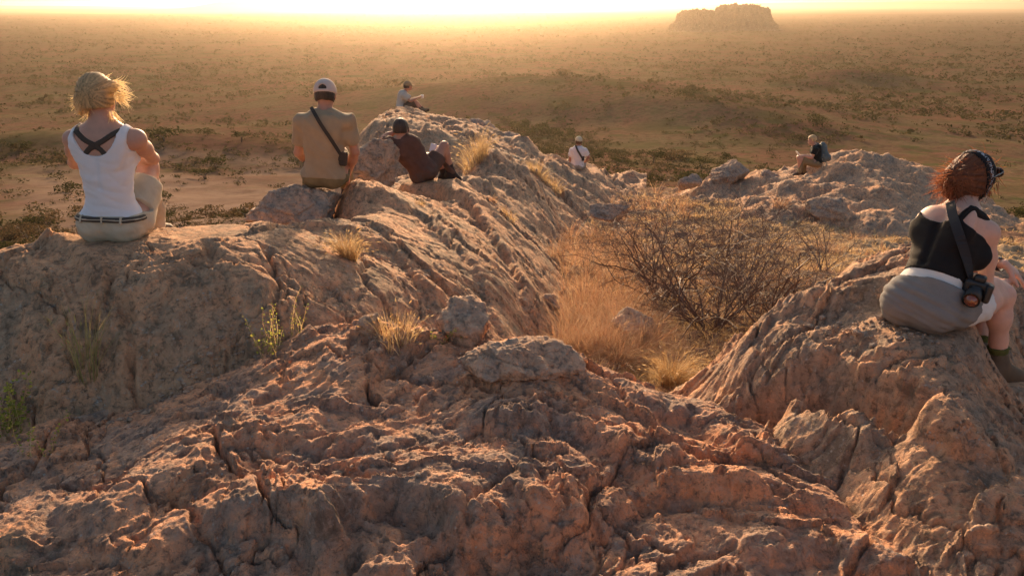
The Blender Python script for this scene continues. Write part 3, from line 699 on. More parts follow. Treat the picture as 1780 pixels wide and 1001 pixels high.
tuft(1440, 440, 150, 0.35, 0.3, 0.2, 0.0022, "reddish tuft in the straw left of the woman in black", STRAW_P, seed=12)
tuft(1240, 590, 100, 0.14, 0.6, 0.1, 0.0015, "dry wisps beneath the thorn bush", STRAW, seed=13)
tuft(730, 355, 60, 0.10, 0.6, 0.04, 0.0018, "tiny tuft on the ridge top below the lying man", STRAW, seed=14)

def px_field(polys, n, seed):
    """random places on the gully floor whose pictures fall in the given boxes"""
    r0 = np.random.default_rng(seed); out = []
    area = np.array([(b[2] - b[0]) * (b[3] - b[1]) * b[4] for b in polys], float); pr = area / area.sum()
    for k in r0.choice(len(polys), n, p=pr):
        b = polys[k]; px = r0.uniform(b[0], b[2]); py = r0.uniform(b[1], b[3])
        zz = -2.9
        for _ in range(4): q = at_z(px, py, zz); zz = float(ZG_at(q[0], q[1]))
        if height(q[0], q[1]) - zz < 0.04: out.append((q[0], q[1], zz, k))
    return out
def ZG_at(x, y):
    a = math.atan2(x, y); r = math.hypot(x, y); j = int(np.clip(np.searchsorted(az, a), 1, NA - 1)); i = int(np.clip(np.searchsorted(rr, r), 1, NR - 1))
    return MASSES['G'][i, j]
def grass_mass(name, boxes, n, per, hlo, hhi, mat, seed, spread=0.35, width=0.0016, lean=(0, 0), droop=0.5, rootr=0.09):
    r0 = np.random.default_rng(seed); Vs, Fs, m = [], [], 0
    for (x, y, z, k) in px_field(boxes, n, seed):
        r = math.hypot(x, y); s = boxes[k][5] if len(boxes[k]) > 5 else 1.0
        V, F = blades((x, y, z - 0.02), per, hlo * s, hhi * s * r0.uniform(0.6, 1.15), spread, rootr, width * max(1, r / 6.0), (lean[0] + r0.normal() * 0.1, lean[1] + r0.normal() * 0.1), 3, r0, droop)
        Vs.append(V); Fs.append(F + m); m += len(V)
    o = mesh_np(name, np.concatenate(Vs), np.concatenate(Fs), mat, smooth=False); tag(o, kind='stuff'); return o
grass_mass("tall_grass", [(935, 395, 1110, 560, 2.2, 1.0), (950, 540, 1120, 625, 2.4, 1.2), (1040, 325, 1200, 380, 1.5, 1.25), (1110, 420, 1420, 560, 0.35, 0.7), (1110, 330, 1320, 420, 0.35, 0.7), (1440, 400, 1540, 440, 0.8, 0.6)],
           400, 30, 0.14, 0.42, STRAW_P, 31, 0.34, 0.0016, (0.08, -0.05), 0.6)
grass_mass("short_grass", [(1180, 350, 1600, 470, 1.8, 1.1), (1040, 325, 1300, 380, 1.2, 1.6), (1000, 380, 1480, 600, 1.0, 1.1), (940, 560, 1240, 690, 1.3, 0.9), (1100, 560, 1330, 690, 1.2, 0.7), (1560, 380, 1780, 480, 1.0, 1.0)], 2400, 24, 0.05, 0.17, STRAW, 37, 0.9, 0.0018, (0, 0), 0.9, 0.16)
grass_mass("drooping_grass", [(955, 560, 1130, 640, 1.0, 1.0), (1060, 585, 1160, 620, 1.0, 1.0)], 120, 60, 0.25, 0.48, STRAW_P, 41, 0.35, 0.0013, (0.3, -0.35), 1.3, 0.06)

# ------------------------------------------------------------------ bare thorn bushes
def twig_material():
    m, nt, b = new_mat("bare_twig"); b.inputs["Base Color"].default_value = (0.125, 0.078, 0.055, 1); b.inputs["Roughness"].default_value = 0.7; return m
M_TWIG = twig_material()
def thorn_bush(base, seed, hgt, nstem, label, spread=0.75, lean=(0, 0), depth=4, rad=0.011, group=None):
    r0 = np.random.default_rng(seed); A_, B_, Ra, Rb = [], [], [], []
    def grow(p, d, L, r, k):
        seg = max(3, int(L / 0.07)); 
        for i in range(seg):
            d2 = nrm_(d + r0.normal(size=3) * 0.17 + np.array([0, 0, -0.012 * k])); q = p + d2 * L / seg; r2 = max(r * (1 - 0.55 / seg), 0.0011)
            A_.append(p); B_.append(q); Ra.append(r); Rb.append(r2); p, d, r = q, d2, r2
            if k < depth and r0.uniform() < (0.62 if k < 3 else 0.75) and i > 0:
                s = nrm_(np.cross(d, r0.normal(size=3))); grow(p, nrm_(d * 0.65 + s * r0.uniform(0.5, 1.1)), L * r0.uniform(0.35, 0.62), max(r * 0.55, 0.0010), k + 1)
            elif k >= 2 and r0.uniform() < 0.5:       # thorns
                s = nrm_(np.cross(d, r0.normal(size=3))); A_.append(p); B_.append(p + s * r0.uniform(0.015, 0.035)); Ra.append(0.0010); Rb.append(0.0003)
    trunk_n = []
    for s in range(nstem):
        a = 2 * math.pi * s / nstem + r0.normal() * 0.3; t = abs(r0.normal(0.55, 0.3)) * spread
        grow(np.array([math.cos(a) * 0.05, math.sin(a) * 0.05, -0.03]), nrm_([math.cos(a) * t + lean[0], math.sin(a) * t + lean[1], 1]), hgt * r0.uniform(0.65, 1.05), rad * r0.uniform(0.6, 1.0), 1)
    A_, B_ = np.array(A_), np.array(B_); Ra, Rb = np.array(Ra)[:, None], np.array(Rb)[:, None]
    d = B_ - A_; d /= np.linalg.norm(d, axis=1)[:, None] + 1e-9; s = np.cross(d, [0.31, 0.2, 0.93]); s /= np.linalg.norm(s, axis=1)[:, None] + 1e-9; t = np.cross(d, s)
    rings = []
    for j in range(3):
        a = 2 * math.pi * j / 3; o = s * math.cos(a) + t * math.sin(a); rings += [A_ + o * Ra, B_ + o * Rb]
    V = np.stack(rings, 1).reshape(-1, 3); b = (np.arange(len(A_)) * 6)[:, None]
    F = np.concatenate([b + np.array([[0, 2, 3, 1]]), b + np.array([[2, 4, 5, 3]]), b + np.array([[4, 0, 1, 5]])], 0)
    o = mesh_np("thorn_bush", V, F, M_TWIG, smooth=False); o.location = [float(v) for v in base]; tag(o, label, "bush", group)
    print("bush", len(A_)); return o
def gz(px, py):
    z = -2.5
    for _ in range(5): q = at_z(px, py, z); z = float(ZG_at(q[0], q[1]))
    return np.array([q[0], q[1], z])
thorn_bush(gz(1235, 575), 5, 1.2, 16, "wide bare thorn bush in the middle of the gully", 1.1, (-0.05, 0.1), 5)
thorn_bush(gz(1345, 585), 8, 0.80, 8, "bare thorn bush with dark stems beside the right hand rock", 0.9, (0.15, 0.0), 4, 0.014)
thorn_bush(gz(1150, 520), 12, 1.05, 12, "bare thorn bush reaching tall and thin at the left of the thicket", 1.0, (-0.2, 0.1), 5)
thorn_bush(gz(1290, 500), 15, 1.05, 13, "hazy bare bush at the back of the thicket", 1.1, (0.1, 0.1), 5)
thorn_bush(gz(1330, 540), 25, 0.95, 18, "fine twiggy bush filling the right part of the thicket", 1.0, (0.1, 0.0), 5, 0.006)
thorn_bush(gz(1120, 470), 28, 0.75, 12, "fine twiggy bush among pale grass left of the thicket", 1.0, (0.0, 0.0), 5, 0.006)
thorn_bush(gz(1260, 430), 29, 0.75, 12, "low bare bush at the far edge of the thicket", 1.2, (0.0, 0.0), 5, 0.006)
thorn_bush(gz(1430, 470), 19, 0.70, 6, "small bare bush at the right end of the thicket", 0.8, (0.1, 0.1), 4)

# ------------------------------------------------------------------ small leafy plants
def leafy(px, py, hgt, nst, label, seed, spread=0.25, leaf=0.011, dens=14, zguess=-1.6):
    r0 = np.random.default_rng(seed); v = ray(px, py); p0 = None
    for d in np.arange(1.8, 8, 0.02):
        q = v * (d / v[1])
        if height(q[0], q[1]) >= q[2]: p0 = q; break
    if p0 is None: p0 = at_z(px, py, zguess)
    root = empty("leafy_plant", p0); tag(root, label, "plant")
    LV, LF, SV, SF = [], [], [], []
    for s in range(nst):
        a = r0.uniform(0, 6.28); d = nrm_([math.cos(a) * spread * r0.uniform(0.2, 1), math.sin(a) * spread, 1]); p = np.array([r0.normal() * 0.03, r0.normal() * 0.03, -0.02]); H = hgt * r0.uniform(0.45, 1.05)
        seg = 9; prev = None
        for k in range(seg + 1):
            s1 = nrm_(np.cross(d, [0.3, 1, 0.1])); w = 0.0022 * (1 - 0.7 * k / seg); SV += [p - s1 * w, p + s1 * w]
            if k:
                b = len(SV) - 4; SF.append((b, b + 1, b + 3, b + 2))
            if k > 1:
                for _ in range(dens // 4):
                    ld = nrm_(r0.normal(size=3) + np.array([0, 0, 0.5])); ls = nrm_(np.cross(ld, r0.normal(size=3))); L_ = leaf * r0.uniform(0.5, 1.3); o_ = p + ld * 0.006
                    b = len(LV); LV += [o_, o_ + ld * L_ * 0.5 + ls * L_ * 0.36, o_ + ld * L_, o_ + ld * L_ * 0.5 - ls * L_ * 0.36]; LF.append((b, b + 1, b + 2, b + 3))
            d = nrm_(d + r0.normal(size=3) * 0.10); p = p + d * H / seg
    mesh_np("stem", np.array(SV), np.array(SF), STRAW, root, smooth=False)
    lv = mesh_np("leaves", np.array(LV), np.array(LF), GREENISH, root, smooth=False); lv["kind"] = "stuff"
leafy(470, 615, 0.26, 12, "low leafy green plant at the foot of the ridge with tall thin seed stalks", 3, 0.5)
leafy(510, 585, 0.27, 5, "thin upright leafy stalks beside the low green plant", 5, 0.15, 0.009)
leafy(22, 758, 0.40, 14, "sunlit green leafy plant at the left edge of the view", 7, 0.22, 0.017, 18)
leafy(60, 800, 0.24, 4, "slim leafy stalk right of the green plant at the left edge", 9, 0.15, 0.012, 16)
leafy(790, 600, 0.16, 2, "single leafy sprig behind the top edge of the slab", 11, 0.12, 0.010, 16)
leafy(745, 600, 0.12, 2, "short leafy sprig beside the spiky straw tuft", 13, 0.12, 0.009, 16)

# ------------------------------------------------------------------ shrubs and trees of the savanna
M_SHRUB = leaf_mat("shrub_leaves", [(0.060, 0.062, 0.022), (0.095, 0.085, 0.03), (0.045, 0.050, 0.02), (0.12, 0.095, 0.04)], 0.2, 0.9, 0.0)
M_DRY = leaf_mat("dry_shrub_leaves", [(0.14, 0.085, 0.045), (0.18, 0.12, 0.06), (0.10, 0.065, 0.035), (0.10, 0.085, 0.04)], 0.25, 0.9, 0.0)
M_BARK = flat_bark = None
mb, ntb, bb = new_mat("shrub_bark"); bb.inputs["Base Color"].default_value = (0.11, 0.08, 0.055, 1); bb.inputs["Roughness"].default_value = 0.9; M_BARK = mb
def shrub_mesh(seed, nleaf, size, kind):
    """unit-size crown: leaf-sized faces in uneven clumps with gaps; returns V, F"""
    r0 = np.random.default_rng(seed); nc = 9 if kind != 'tree' else 12
    cs = []
    for _ in range(nc):
        a = r0.uniform(0, 6.28); r = math.sqrt(r0.uniform()) * 0.62
        z = {'bush': r0.uniform(0.15, 0.62), 'tree': r0.uniform(0.50, 0.85), 'dry': r0.uniform(0.1, 0.6)}[kind]
        cs.append((r * math.cos(a), r * math.sin(a), z, r0.uniform(0.18, 0.36)))
    cs = np.array(cs); k = r0.integers(0, nc, nleaf); d = r0.normal(size=(nleaf, 3)); d /= np.linalg.norm(d, axis=1)[:, None]
    c = cs[k, :3] + d * cs[k, 3][:, None] * (r0.uniform(0.35, 1.0, nleaf) ** 0.6)[:, None] * np.array([1, 1, 0.7 if kind != 'tree' else 0.5]); c[:, 2] = np.maximum(c[:, 2], 0.03)
    a = r0.normal(size=(nleaf, 3)); a /= np.linalg.norm(a, axis=1)[:, None]; b = np.cross(a, r0.normal(size=(nleaf, 3))); b /= np.linalg.norm(b, axis=1)[:, None]
    s = (size * r0.uniform(0.5, 1.3, nleaf))[:, None]
    V = np.stack([c - a * s, c + b * s * 0.6, c + a * s, c - b * s * 0.6], 1).reshape(-1, 3); return V, np.arange(nleaf * 4).reshape(-1, 4)
def trunk_mesh(seed, kind):
    r0 = np.random.default_rng(seed + 50); V, F = [], []
    for s in range(4 if kind != 'tree' else 5):
        a = r0.uniform(0, 6.28); top = np.array([math.cos(a) * 0.38, math.sin(a) * 0.38, 0.45 if kind != 'tree' else 0.7]); base = np.array([0, 0, -0.06]); mid = (base + top) * 0.5 + np.array([0, 0, 0.05]) - 0.35 * np.array([top[0], top[1], 0])
        P = [base, mid, top]; b0 = len(V)
        for i, p in enumerate(P):
            r = (0.035, 0.02, 0.008)[i]
            for j in range(4): V.append(p + np.array([math.cos(j * 1.57) * r, math.sin(j * 1.57) * r, 0]))
        for i in range(2):
            for j in range(4): F.append((b0 + i * 4 + j, b0 + i * 4 + (j + 1) % 4, b0 + i * 4 + 4 + (j + 1) % 4, b0 + i * 4 + 4 + j))
    return np.array(V), np.array(F)
PROTO = []
for i, (kind, nl, sz, mat) in enumerate([('bush', 420, 0.060, M_SHRUB), ('bush', 420, 0.055, M_SHRUB), ('tree', 460, 0.052, M_SHRUB), ('dry', 420, 0.045, M_DRY), ('dry', 380, 0.045, M_DRY), ('tree', 420, 0.055, M_SHRUB)]):
    V, F = shrub_mesh(100 + i, nl, sz, kind); TV, TF = trunk_mesh(100 + i, kind)
    nm = "savanna_tree" if kind == 'tree' else "savanna_shrub"
    cr = mesh_np("crown", V, F, mat, smooth=False); tr = mesh_np("trunk", TV, TF, M_BARK); root = empty(nm); cr.parent = root; tr.parent = root
    PROTO.append((root, cr, tr, kind))
def place_plants():
    r0 = np.random.default_rng(99); pts = []
    # picture-even scatter: log distance, thinned by a clumping noise
    while len(pts) < 24000:
        a = r0.uniform(-0.66, 0.66, 4000); r = np.exp(r0.uniform(math.log(33), math.log(3600), 4000)); x = r * np.sin(a); y = r * np.cos(a)
        dn = fbm(x / 55, y / 55, 4, 301) + 0.6 * fbm(x / 300, y / 300, 3, 305)
        hill = np.exp(-((x - 55) / 95) ** 2 - ((y - 285) / 70) ** 2)
        keep = r0.uniform(size=4000) < np.clip(0.40 + dn * 1.1 + 0.25 * sst(150, 500, r) - 0.35 * (a > 0.12) * (1 - sst(200, 400, r)), 0.04, 1.0)
        keep &= ~((a > -0.02) & (r < 130) & (r0.uniform(size=4000) < 0.6))
        # the bare sandy shelf behind the seated women
        sand = (a < -0.12) & (a > -0.75) & (r > 25) & (r < 110); keep &= ~(sand & (r0.uniform(size=4000) < 0.80))
        for X, Y, R_, A_ in zip(x[keep], y[keep], r[keep], a[keep]): pts.append((X, Y, R_, A_))
    P = np.array(pts[:24000]); R_ = P[:, 2]
    size = np.exp(r0.normal(0, 0.38, len(P))) * np.interp(R_, [30, 60, 120, 300, 800, 3600], [0.45, 0.6, 0.85, 1.5, 2.2, 3.2])
    z = land(P[:, 0], P[:, 1]); app = size / R_; order = np.argsort(-app)
    pxa = 890 + FPX * P[:, 0] / (P[:, 1] * CP - z * SP); inv = np.abs(pxa[order] - 890) < 900; ok_ = order[inv]; near = ok_[:300]; rest = np.concatenate([ok_[300:], order[~inv]])
    labels = {'bush': "green shrub on the plain below the rocks", 'tree': "small green tree on the plain below the rocks", 'dry': "brown dry shrub on the slope below the rocks"}
    first = {}
    for k in near:
        pi = int(r0.integers(6)) if R_[k] > 90 else int(r0.choice([0, 1, 3, 4, 3, 4])); root, cr, tr, kind = PROTO[pi]
        if pi not in first: o = root; first[pi] = 1
        else:
            o = root.copy(); C.objects.link(o)
            for ch in (cr, tr): c = ch.copy(); C.objects.link(c); c.parent = o
        o.location = (P[k, 0], P[k, 1], z[k] - 0.05); s = float(size[k]); o.scale = (s * r0.uniform(1.0, 1.4), s * r0.uniform(1.0, 1.4), s * r0.uniform(0.75, 1.05)); o.rotation_euler = (0, 0, r0.uniform(0, 6.28))
        px_ = 890 + FPX * P[k, 0] / (P[k, 1] * CP - z[k] * SP)
        where = [w for lim, w in ((120, "at the left edge of the view"), (290, "behind the woman in white"), (510, "between the woman in white and the man in tan"),
                 (640, "behind the man in tan"), (900, "past the ridge top, behind the lying man"), (1130, "past the ridge, near the person in white"),
                 (1350, "past the gully, left of the backpack"), (1600, "behind the far outcrop"), (9999, "right of and behind the woman in black")) if px_ < lim][0]
        dist_ = "near" if R_[k] < 60 else ("more distant" if R_[k] < 140 else "far off")
        lab = "%s %s %s" % (dist_, {'bush': "green shrub", 'tree': "small spreading tree", 'dry': "brown dry shrub"}[kind], where)
        tag(o, lab, "tree" if kind == 'tree' else "shrub", "%s on the savanna" % {'bush': 'green shrubs', 'tree': 'small trees', 'dry': 'dry shrubs'}[kind])
    # all the others: one mass, each a light clump of leaf faces
    Vs = []
    for part, nq, qs in ((rest[R_[rest] < 210], 34, 0.125), (rest[R_[rest] >= 210], 11, 0.24)):
        for j in range(8):
            B0 = shrub_mesh(300 + j, nq, qs, 'bush')[0]
            sel = part[j::8]; n = len(sel); s = size[sel][:, None, None] * np.array([1.15, 1.15, 0.85]); an = r0.uniform(0, 6.28, n); c, sn = np.cos(an)[:, None], np.sin(an)[:, None]
            B = B0[None]; X = B[:, :, 0] * c - B[:, :, 1] * sn; Y = B[:, :, 0] * sn + B[:, :, 1] * c; Z = np.broadcast_to(B[:, :, 2], X.shape)
            Vs.append((np.stack([X, Y, Z], 2) * s + np.stack([P[sel, 0], P[sel, 1], z[sel] - 0.05], 1)[:, None]).reshape(-1, 3))
    V = np.concatenate(Vs); F = np.arange(len(V)).reshape(-1, 4)
    mixm = leaf_mat("bushland_leaves", [(0.060, 0.062, 0.024), (0.12, 0.085, 0.04), (0.045, 0.050, 0.02), (0.13, 0.095, 0.05), (0.07, 0.066, 0.028)], 0.2, 0.9, 0.0)
    o = mesh_np("bushland", V, F, mixm, smooth=False); tag(o, kind='stuff')
place_plants()

# ------------------------------------------------------------------ the two rocky hills on the plain
def kopje(px, d, halfw, halfd, top, seed, prof, label):
    n = 150; c = at_d(px, 60, d); u = np.linspace(-1.25, 1.25, n); U, W = np.meshgrid(u, u); X = c[0] + U * halfw; Y = c[1] + W * halfd
    rad = np.sqrt(np.clip(prof(U), -3, 3) ** 2 + W ** 2); rad = rad + fbm(U * 2.2, W * 2.2, 4, seed) * 0.16
    h = top * (1 - sst(0.62, 1.02, rad)) * (1 - 0.25 * rad ** 2) + top * 0.16 * fbm(U * 4, W * 4, 4, seed + 1, 0.6, True) * (rad < 1.0) + top * 0.05 * fbm(U * 14, W * 14, 3, seed + 2)
    f1, f2, *_ , q = worley(U * 5, W * 5, seed); h = h + (q - 0.5) * top * 0.20 * (rad < 0.95) * sst(0, 0.1, f2 - f1)
    skirt = top * 0.10 * (1 - sst(0.8, 1.25, rad)); Z = -42.5 + np.maximum(h, 0) + skirt - 2.0 * sst(1.1, 1.25, rad)
    i = np.arange(n * n).reshape(n, n); F = np.stack([i[:-1, :-1], i[:-1, 1:], i[1:, 1:], i[1:, :-1]], -1).reshape(-1, 4)
    o = mesh_np("rocky_hill", np.stack([X.ravel(), Y.ravel(), Z.ravel()], 1), F, M_KOPJE); tag(o, label, kind='structure'); return X, Y, Z
M_KOPJE = rock_material("hill_rock", (0.13, 0.085, 0.06), (0.10, 0.075, 0.055), (0.045, 0.038, 0.027), 0.2)
for nd in M_KOPJE.node_tree.nodes:
    if nd.type == 'TEX_NOISE': nd.inputs["Scale"].default_value *= 0.03
for nd in M_KOPJE.node_tree.nodes:
    if nd.type == 'BUMP': nd.inputs["Distance"].default_value = 0.6
KX, KY, KZ = kopje(1285, 1500, 62, 55, 31, 5, lambda U: np.where(U > 0, U * 0.98, U * 1.02), "broad steep rocky hill standing alone on the plain")
KX2, KY2, KZ2 = kopje(1208, 1420, 42, 45, 25, 9, lambda U: U, "smaller pointed rocky hill left of the broad one")
def hill_trees():
    r0 = np.random.default_rng(8); Vs = []
    for X, Y, Z, n, zc in ((KX, KY, KZ, 300, -20), (KX2, KY2, KZ2, 90, -36)):
        idx = np.nonzero((Z > -41).ravel())[0]; sel = r0.choice(idx, n)
        for k in sel:
            V, _ = shrub_mesh(int(r0.integers(900, 904)), 26, 0.16, 'bush'); s = r0.uniform(1.5, 4.2); Vs.append(V * np.array([s, s, s]) + np.array([X.ravel()[k], Y.ravel()[k], Z.ravel()[k] - 0.4]))
    V = np.concatenate(Vs); o = mesh_np("hill_undergrowth", V, np.arange(len(V)).reshape(-1, 4), M_SHRUB, smooth=False); tag(o, kind='stuff')
hill_trees()
# ------------------------------------------------------------------ people: signed-distance bodies turned into one continuous surface
import openvdb
def nrm(v):
    v = np.asarray(v, float); return v / (np.linalg.norm(v) + 1e-9)
def flat_mat(name, col, rough=0.8, spec=0.3, sss=0.0, bscale=0.0, bstr=0.3, var=0.0, sheen=0.0):
    m, nt, b = new_mat(name)
    tc = nt.nodes.new("ShaderNodeTexCoord").outputs["Object"]
    c = col
    if var > 0:
        n = noise_n(nt, 14, 5, 0.6, tc)
        o = mixc(nt, ramp(nt, n, [(0.35, 0.0), (0.65, 1.0)]), tuple(v * (1 - var) for v in col), tuple(min(1, v * (1 + var)) for v in col))
        nt.links.new(o, b.inputs["Base Color"])
    else: b.inputs["Base Color"].default_value = (*col, 1)
    b.inputs["Roughness"].default_value = rough; b.inputs["Specular IOR Level"].default_value = spec
    if sss: 
        b.inputs["Subsurface Weight"].default_value = sss; b.inputs["Subsurface Radius"].default_value = (0.02, 0.008, 0.004)
        b.inputs["Subsurface Scale"].default_value = 1.0
    if sheen: b.inputs["Sheen Weight"].default_value = sheen
    if bscale:
        bump(nt, b, noise_n(nt, bscale, 4, 0.6, tc), bstr, 0.002)
    return m
SKIN = flat_mat("skin_light", (0.50, 0.27, 0.19), 0.55, 0.35, 0.12, 90, 0.2, 0.08)
SKIN_P = flat_mat("skin_pale", (0.62, 0.36, 0.27), 0.55, 0.35, 0.12, 90, 0.2, 0.07)
SKIN_T = flat_mat("skin_tanned", (0.42, 0.21, 0.14), 0.55, 0.35, 0.12, 90, 0.2, 0.08)
def translucent_cloth(name, col, w=0.25, var=0.06):
    m = flat_mat(name, col, 0.9, 0.1, 0, 420, 0.35, var, 0.1)
    nt = m.node_tree; b = nt.nodes["Principled BSDF"]
    t = nt.nodes.new("ShaderNodeBsdfTranslucent"); t.inputs[0].default_value = (*col, 1)
    mx = nt.nodes.new("ShaderNodeMixShader"); mx.inputs[0].default_value = w
    nt.links.new(b.outputs[0], mx.inputs[1]); nt.links.new(t.outputs[0], mx.inputs[2])
    nt.links.new(mx.outputs[0], nt.nodes["Material Output"].inputs[0])
    return m
def hair_mat(name, col, w=0.45):
    m = translucent_cloth(name, col, w, 0.25); nt = m.node_tree
    b = nt.nodes["Principled BSDF"]
    at = nt.nodes.new("ShaderNodeAttribute"); at.attribute_name = "strand"
    c = ramp(nt, at.outputs["Fac"], [(0.0, tuple(v * 0.30 for v in col)), (0.45, tuple(v * 0.75 for v in col)), (0.7, col), (1.0, tuple(min(1, v * 1.35) for v in col))])
    nt.links.new(c, b.inputs["Base Color"])
    for n_ in nt.nodes:
        if n_.type == 'BSDF_TRANSLUCENT': nt.links.new(c, n_.inputs[0]); b.inputs["Roughness"].default_value = 0.55; b.inputs["Specular IOR Level"].default_value = 0.35
    return m

class Grid:
    def __init__(s, lo, hi, h):
        s.h = h; s.lo = np.array(lo, float); n = np.ceil((np.array(hi) - s.lo) / h).astype(int) + 1
        s.ax = [(s.lo[k] + h * np.arange(n[k])).astype(np.float32) for k in range(3)]; s.n = n
    def new(s): return np.full(s.n, 0.5, np.float32)
    def _box(s, lo, hi):
        i0 = np.clip(np.floor((np.asarray(lo) - s.lo) / s.h).astype(int), 0, s.n); i1 = np.clip(np.ceil((np.asarray(hi) - s.lo) / s.h).astype(int) + 1, 0, s.n)
        sl = tuple(slice(a, b) for a, b in zip(i0, i1))
        return sl, s.ax[0][sl[0]][:, None, None], s.ax[1][sl[1]][None, :, None], s.ax[2][sl[2]][None, None, :]
    def _put(s, D, sl, d, k, sub):
        a = D[sl]
        if a.size == 0: return
        if sub:      # carve away
            hh = np.maximum(k - np.abs(a + d), 0) / max(k, 1e-6); D[sl] = np.maximum(a, -d) + hh * hh * k * 0.25
        else:
            hh = np.maximum(k - np.abs(a - d), 0) / max(k, 1e-6); D[sl] = np.minimum(a, d) - hh * hh * k * 0.25
    def cone(s, D, a, b, ra, rb, k=0.03, sub=False):
        a = np.asarray(a, float); b = np.asarray(b, float); m = max(ra, rb) + k + 0.045
        sl, X, Y, Z = s._box(np.minimum(a, b) - m, np.maximum(a, b) + m)
        d = b - a; L2 = float((d ** 2).sum()) + 1e-12
        t = np.clip(((X - a[0]) * d[0] + (Y - a[1]) * d[1] + (Z - a[2]) * d[2]) / L2, 0, 1)
        q = np.sqrt((X - a[0] - t * d[0]) ** 2 + (Y - a[1] - t * d[1]) ** 2 + (Z - a[2] - t * d[2]) ** 2) - (ra + (rb - ra) * t)
        s._put(D, sl, q.astype(np.float32), k, sub)
    def ell(s, D, c, r, B=None, k=0.03, sub=False):
        c = np.asarray(c, float); r = np.asarray(r, float); m = r.max() + k + 0.045
        sl, X, Y, Z = s._box(c - m, c + m)
        X = X - c[0]; Y = Y - c[1]; Z = Z - c[2]
        if B is None: B = np.eye(3)
        u = (X * B[0][0] + Y * B[0][1] + Z * B[0][2]); v = (X * B[1][0] + Y * B[1][1] + Z * B[1][2]); w = (X * B[2][0] + Y * B[2][1] + Z * B[2][2])
        k0 = np.sqrt((u / r[0]) ** 2 + (v / r[1]) ** 2 + (w / r[2]) ** 2); k1 = np.sqrt((u / r[0] ** 2) ** 2 + (v / r[1] ** 2) ** 2 + (w / r[2] ** 2) ** 2) + 1e-9
        s._put(D, sl, (k0 * (k0 - 1) / k1).astype(np.float32), k, sub)
    def coords(s, o, B):
        X = s.ax[0][:, None, None] - o[0]; Y = s.ax[1][None, :, None] - o[1]; Z = s.ax[2][None, None, :] - o[2]
        return [(X * b[0] + Y * b[1] + Z * b[2]).astype(np.float32) for b in B]
    def poly(s, D, iso=0.0):
        g = openvdb.FloatGrid(0.05); g.copyFromArray(np.ascontiguousarray(np.clip(D, -0.05, 0.05)), tolerance=0.0)
        p, t, q = g.convertToPolygons(isovalue=iso, adaptivity=0.0)
        p = p * s.h + s.lo
        return p, (q[:, ::-1] if len(q) else q), (t[:, ::-1] if len(t) else t)

def smin(a, b, k):
    h = np.maximum(k - np.abs(a - b), 0) / k; return np.minimum(a, b) - h * h * k * 0.25

def vdb_obj(name, G, D, mat, parent, iso=0.0, wrinkle=None, extra=None):
    p, q, t = G.poly(D, iso)
    if len(p) == 0: print("EMPTY", name); return None
    Fs = [f for f in (q, t) if len(f)]
    if extra is not None and len(extra[0]):
        Fs.append(np.asarray(extra[1]) + len(p)); p = np.concatenate([p, extra[0]])
    o = mesh_np(name, p, Fs, mat, parent)
    if wrinkle is not None:
        me = o.data; n = len(p); nv = np.empty(n * 3, np.float32); me.vertex_normals.foreach_get("vector", nv); nv = nv.reshape(-1, 3)
        p = p + nv * wrinkle(p)[:, None]; me.vertices.foreach_set("co", p.astype(np.float32).ravel()); me.update()
    return o

def folds(amp, fx=9, fz=22, seed=3, tilt=0.5):
    def f(p):
        a = perlin(p[:, 0] * fx + p[:, 1] * 6, p[:, 2] * fz + p[:, 0] * fz * tilt, seed)
        b = perlin(p[:, 0] * fx * 2.2, p[:, 2] * fz * 1.7 - p[:, 1] * 9, seed + 4)
        return amp * ((1 - 2 * np.abs(a)) * 0.8 + b * 0.5)
    return f

def ribbons(roots, dirs, lens, width, droop, rnd, segs=6, curl=0.25):
    """thin tapering locks, as crossed strips"""
    V, F = [], []
    for r0, d, L in zip(roots, dirs, lens):
        p = np.array(r0, float); d = nrm(d); side = nrm(np.cross(d, rnd.normal(size=3))); base = len(V)
        cv = rnd.normal(size=3) * curl
        for k in range(segs + 1):
            w = width * (1 - k / segs) ** 0.7 + 0.0003
            V += [p - side * w, p + side * w]
            d = nrm(d + cv / segs + np.array([0, 0, -droop / segs])); p = p + d * L / segs
        for k in range(segs):
            b = base + 2 * k; F.append((b, b + 1, b + 3, b + 2))
    return np.array(V), np.array(F)

def hair_obj(name, G, D, mat, parent, tie, axis, extra=None, amp=0.004, bun=None):
    """hair combed towards the tie point: ridges fan out from it; the same strands tint the colour"""
    tie = np.asarray(tie, float); ax = nrm(axis); e1 = nrm(np.cross(ax, (0.1, 0.2, 0.97))); e2 = np.cross(ax, e1)
    def strand(p):
        q = p - tie; th = np.arctan2(q @ e1, q @ e2); d = np.linalg.norm(q, axis=1)
        a = perlin(th * 9, d * 7, 5) + 0.7 * perlin(th * 24 + 3, d * 9, 9) + 0.5 * perlin(th * 55, d * 12, 19)
        return a
    p, q, t = G.poly(D); n = len(p); s = strand(p); Fs = [f for f in (q, t) if len(f)]
    att = np.clip(0.55 + 0.5 * s, 0, 1)
    if extra is not None and len(extra[0]):
        Fs.append(np.asarray(extra[1]) + n); p = np.concatenate([p, extra[0]]); att = np.concatenate([att, np.full(len(extra[0]), 0.8)])
    o = mesh_np(name, p, Fs, mat, parent, attr={"strand": att}); me = o.data
    nv = np.empty(len(p) * 3, np.float32); me.vertex_normals.foreach_get("vector", nv); nv = nv.reshape(-1, 3)
    p = p.copy(); p[:n] += nv[:n] * (s * amp)[:, None]; me.vertices.foreach_set("co", p.astype(np.float32).ravel()); me.update(); return o

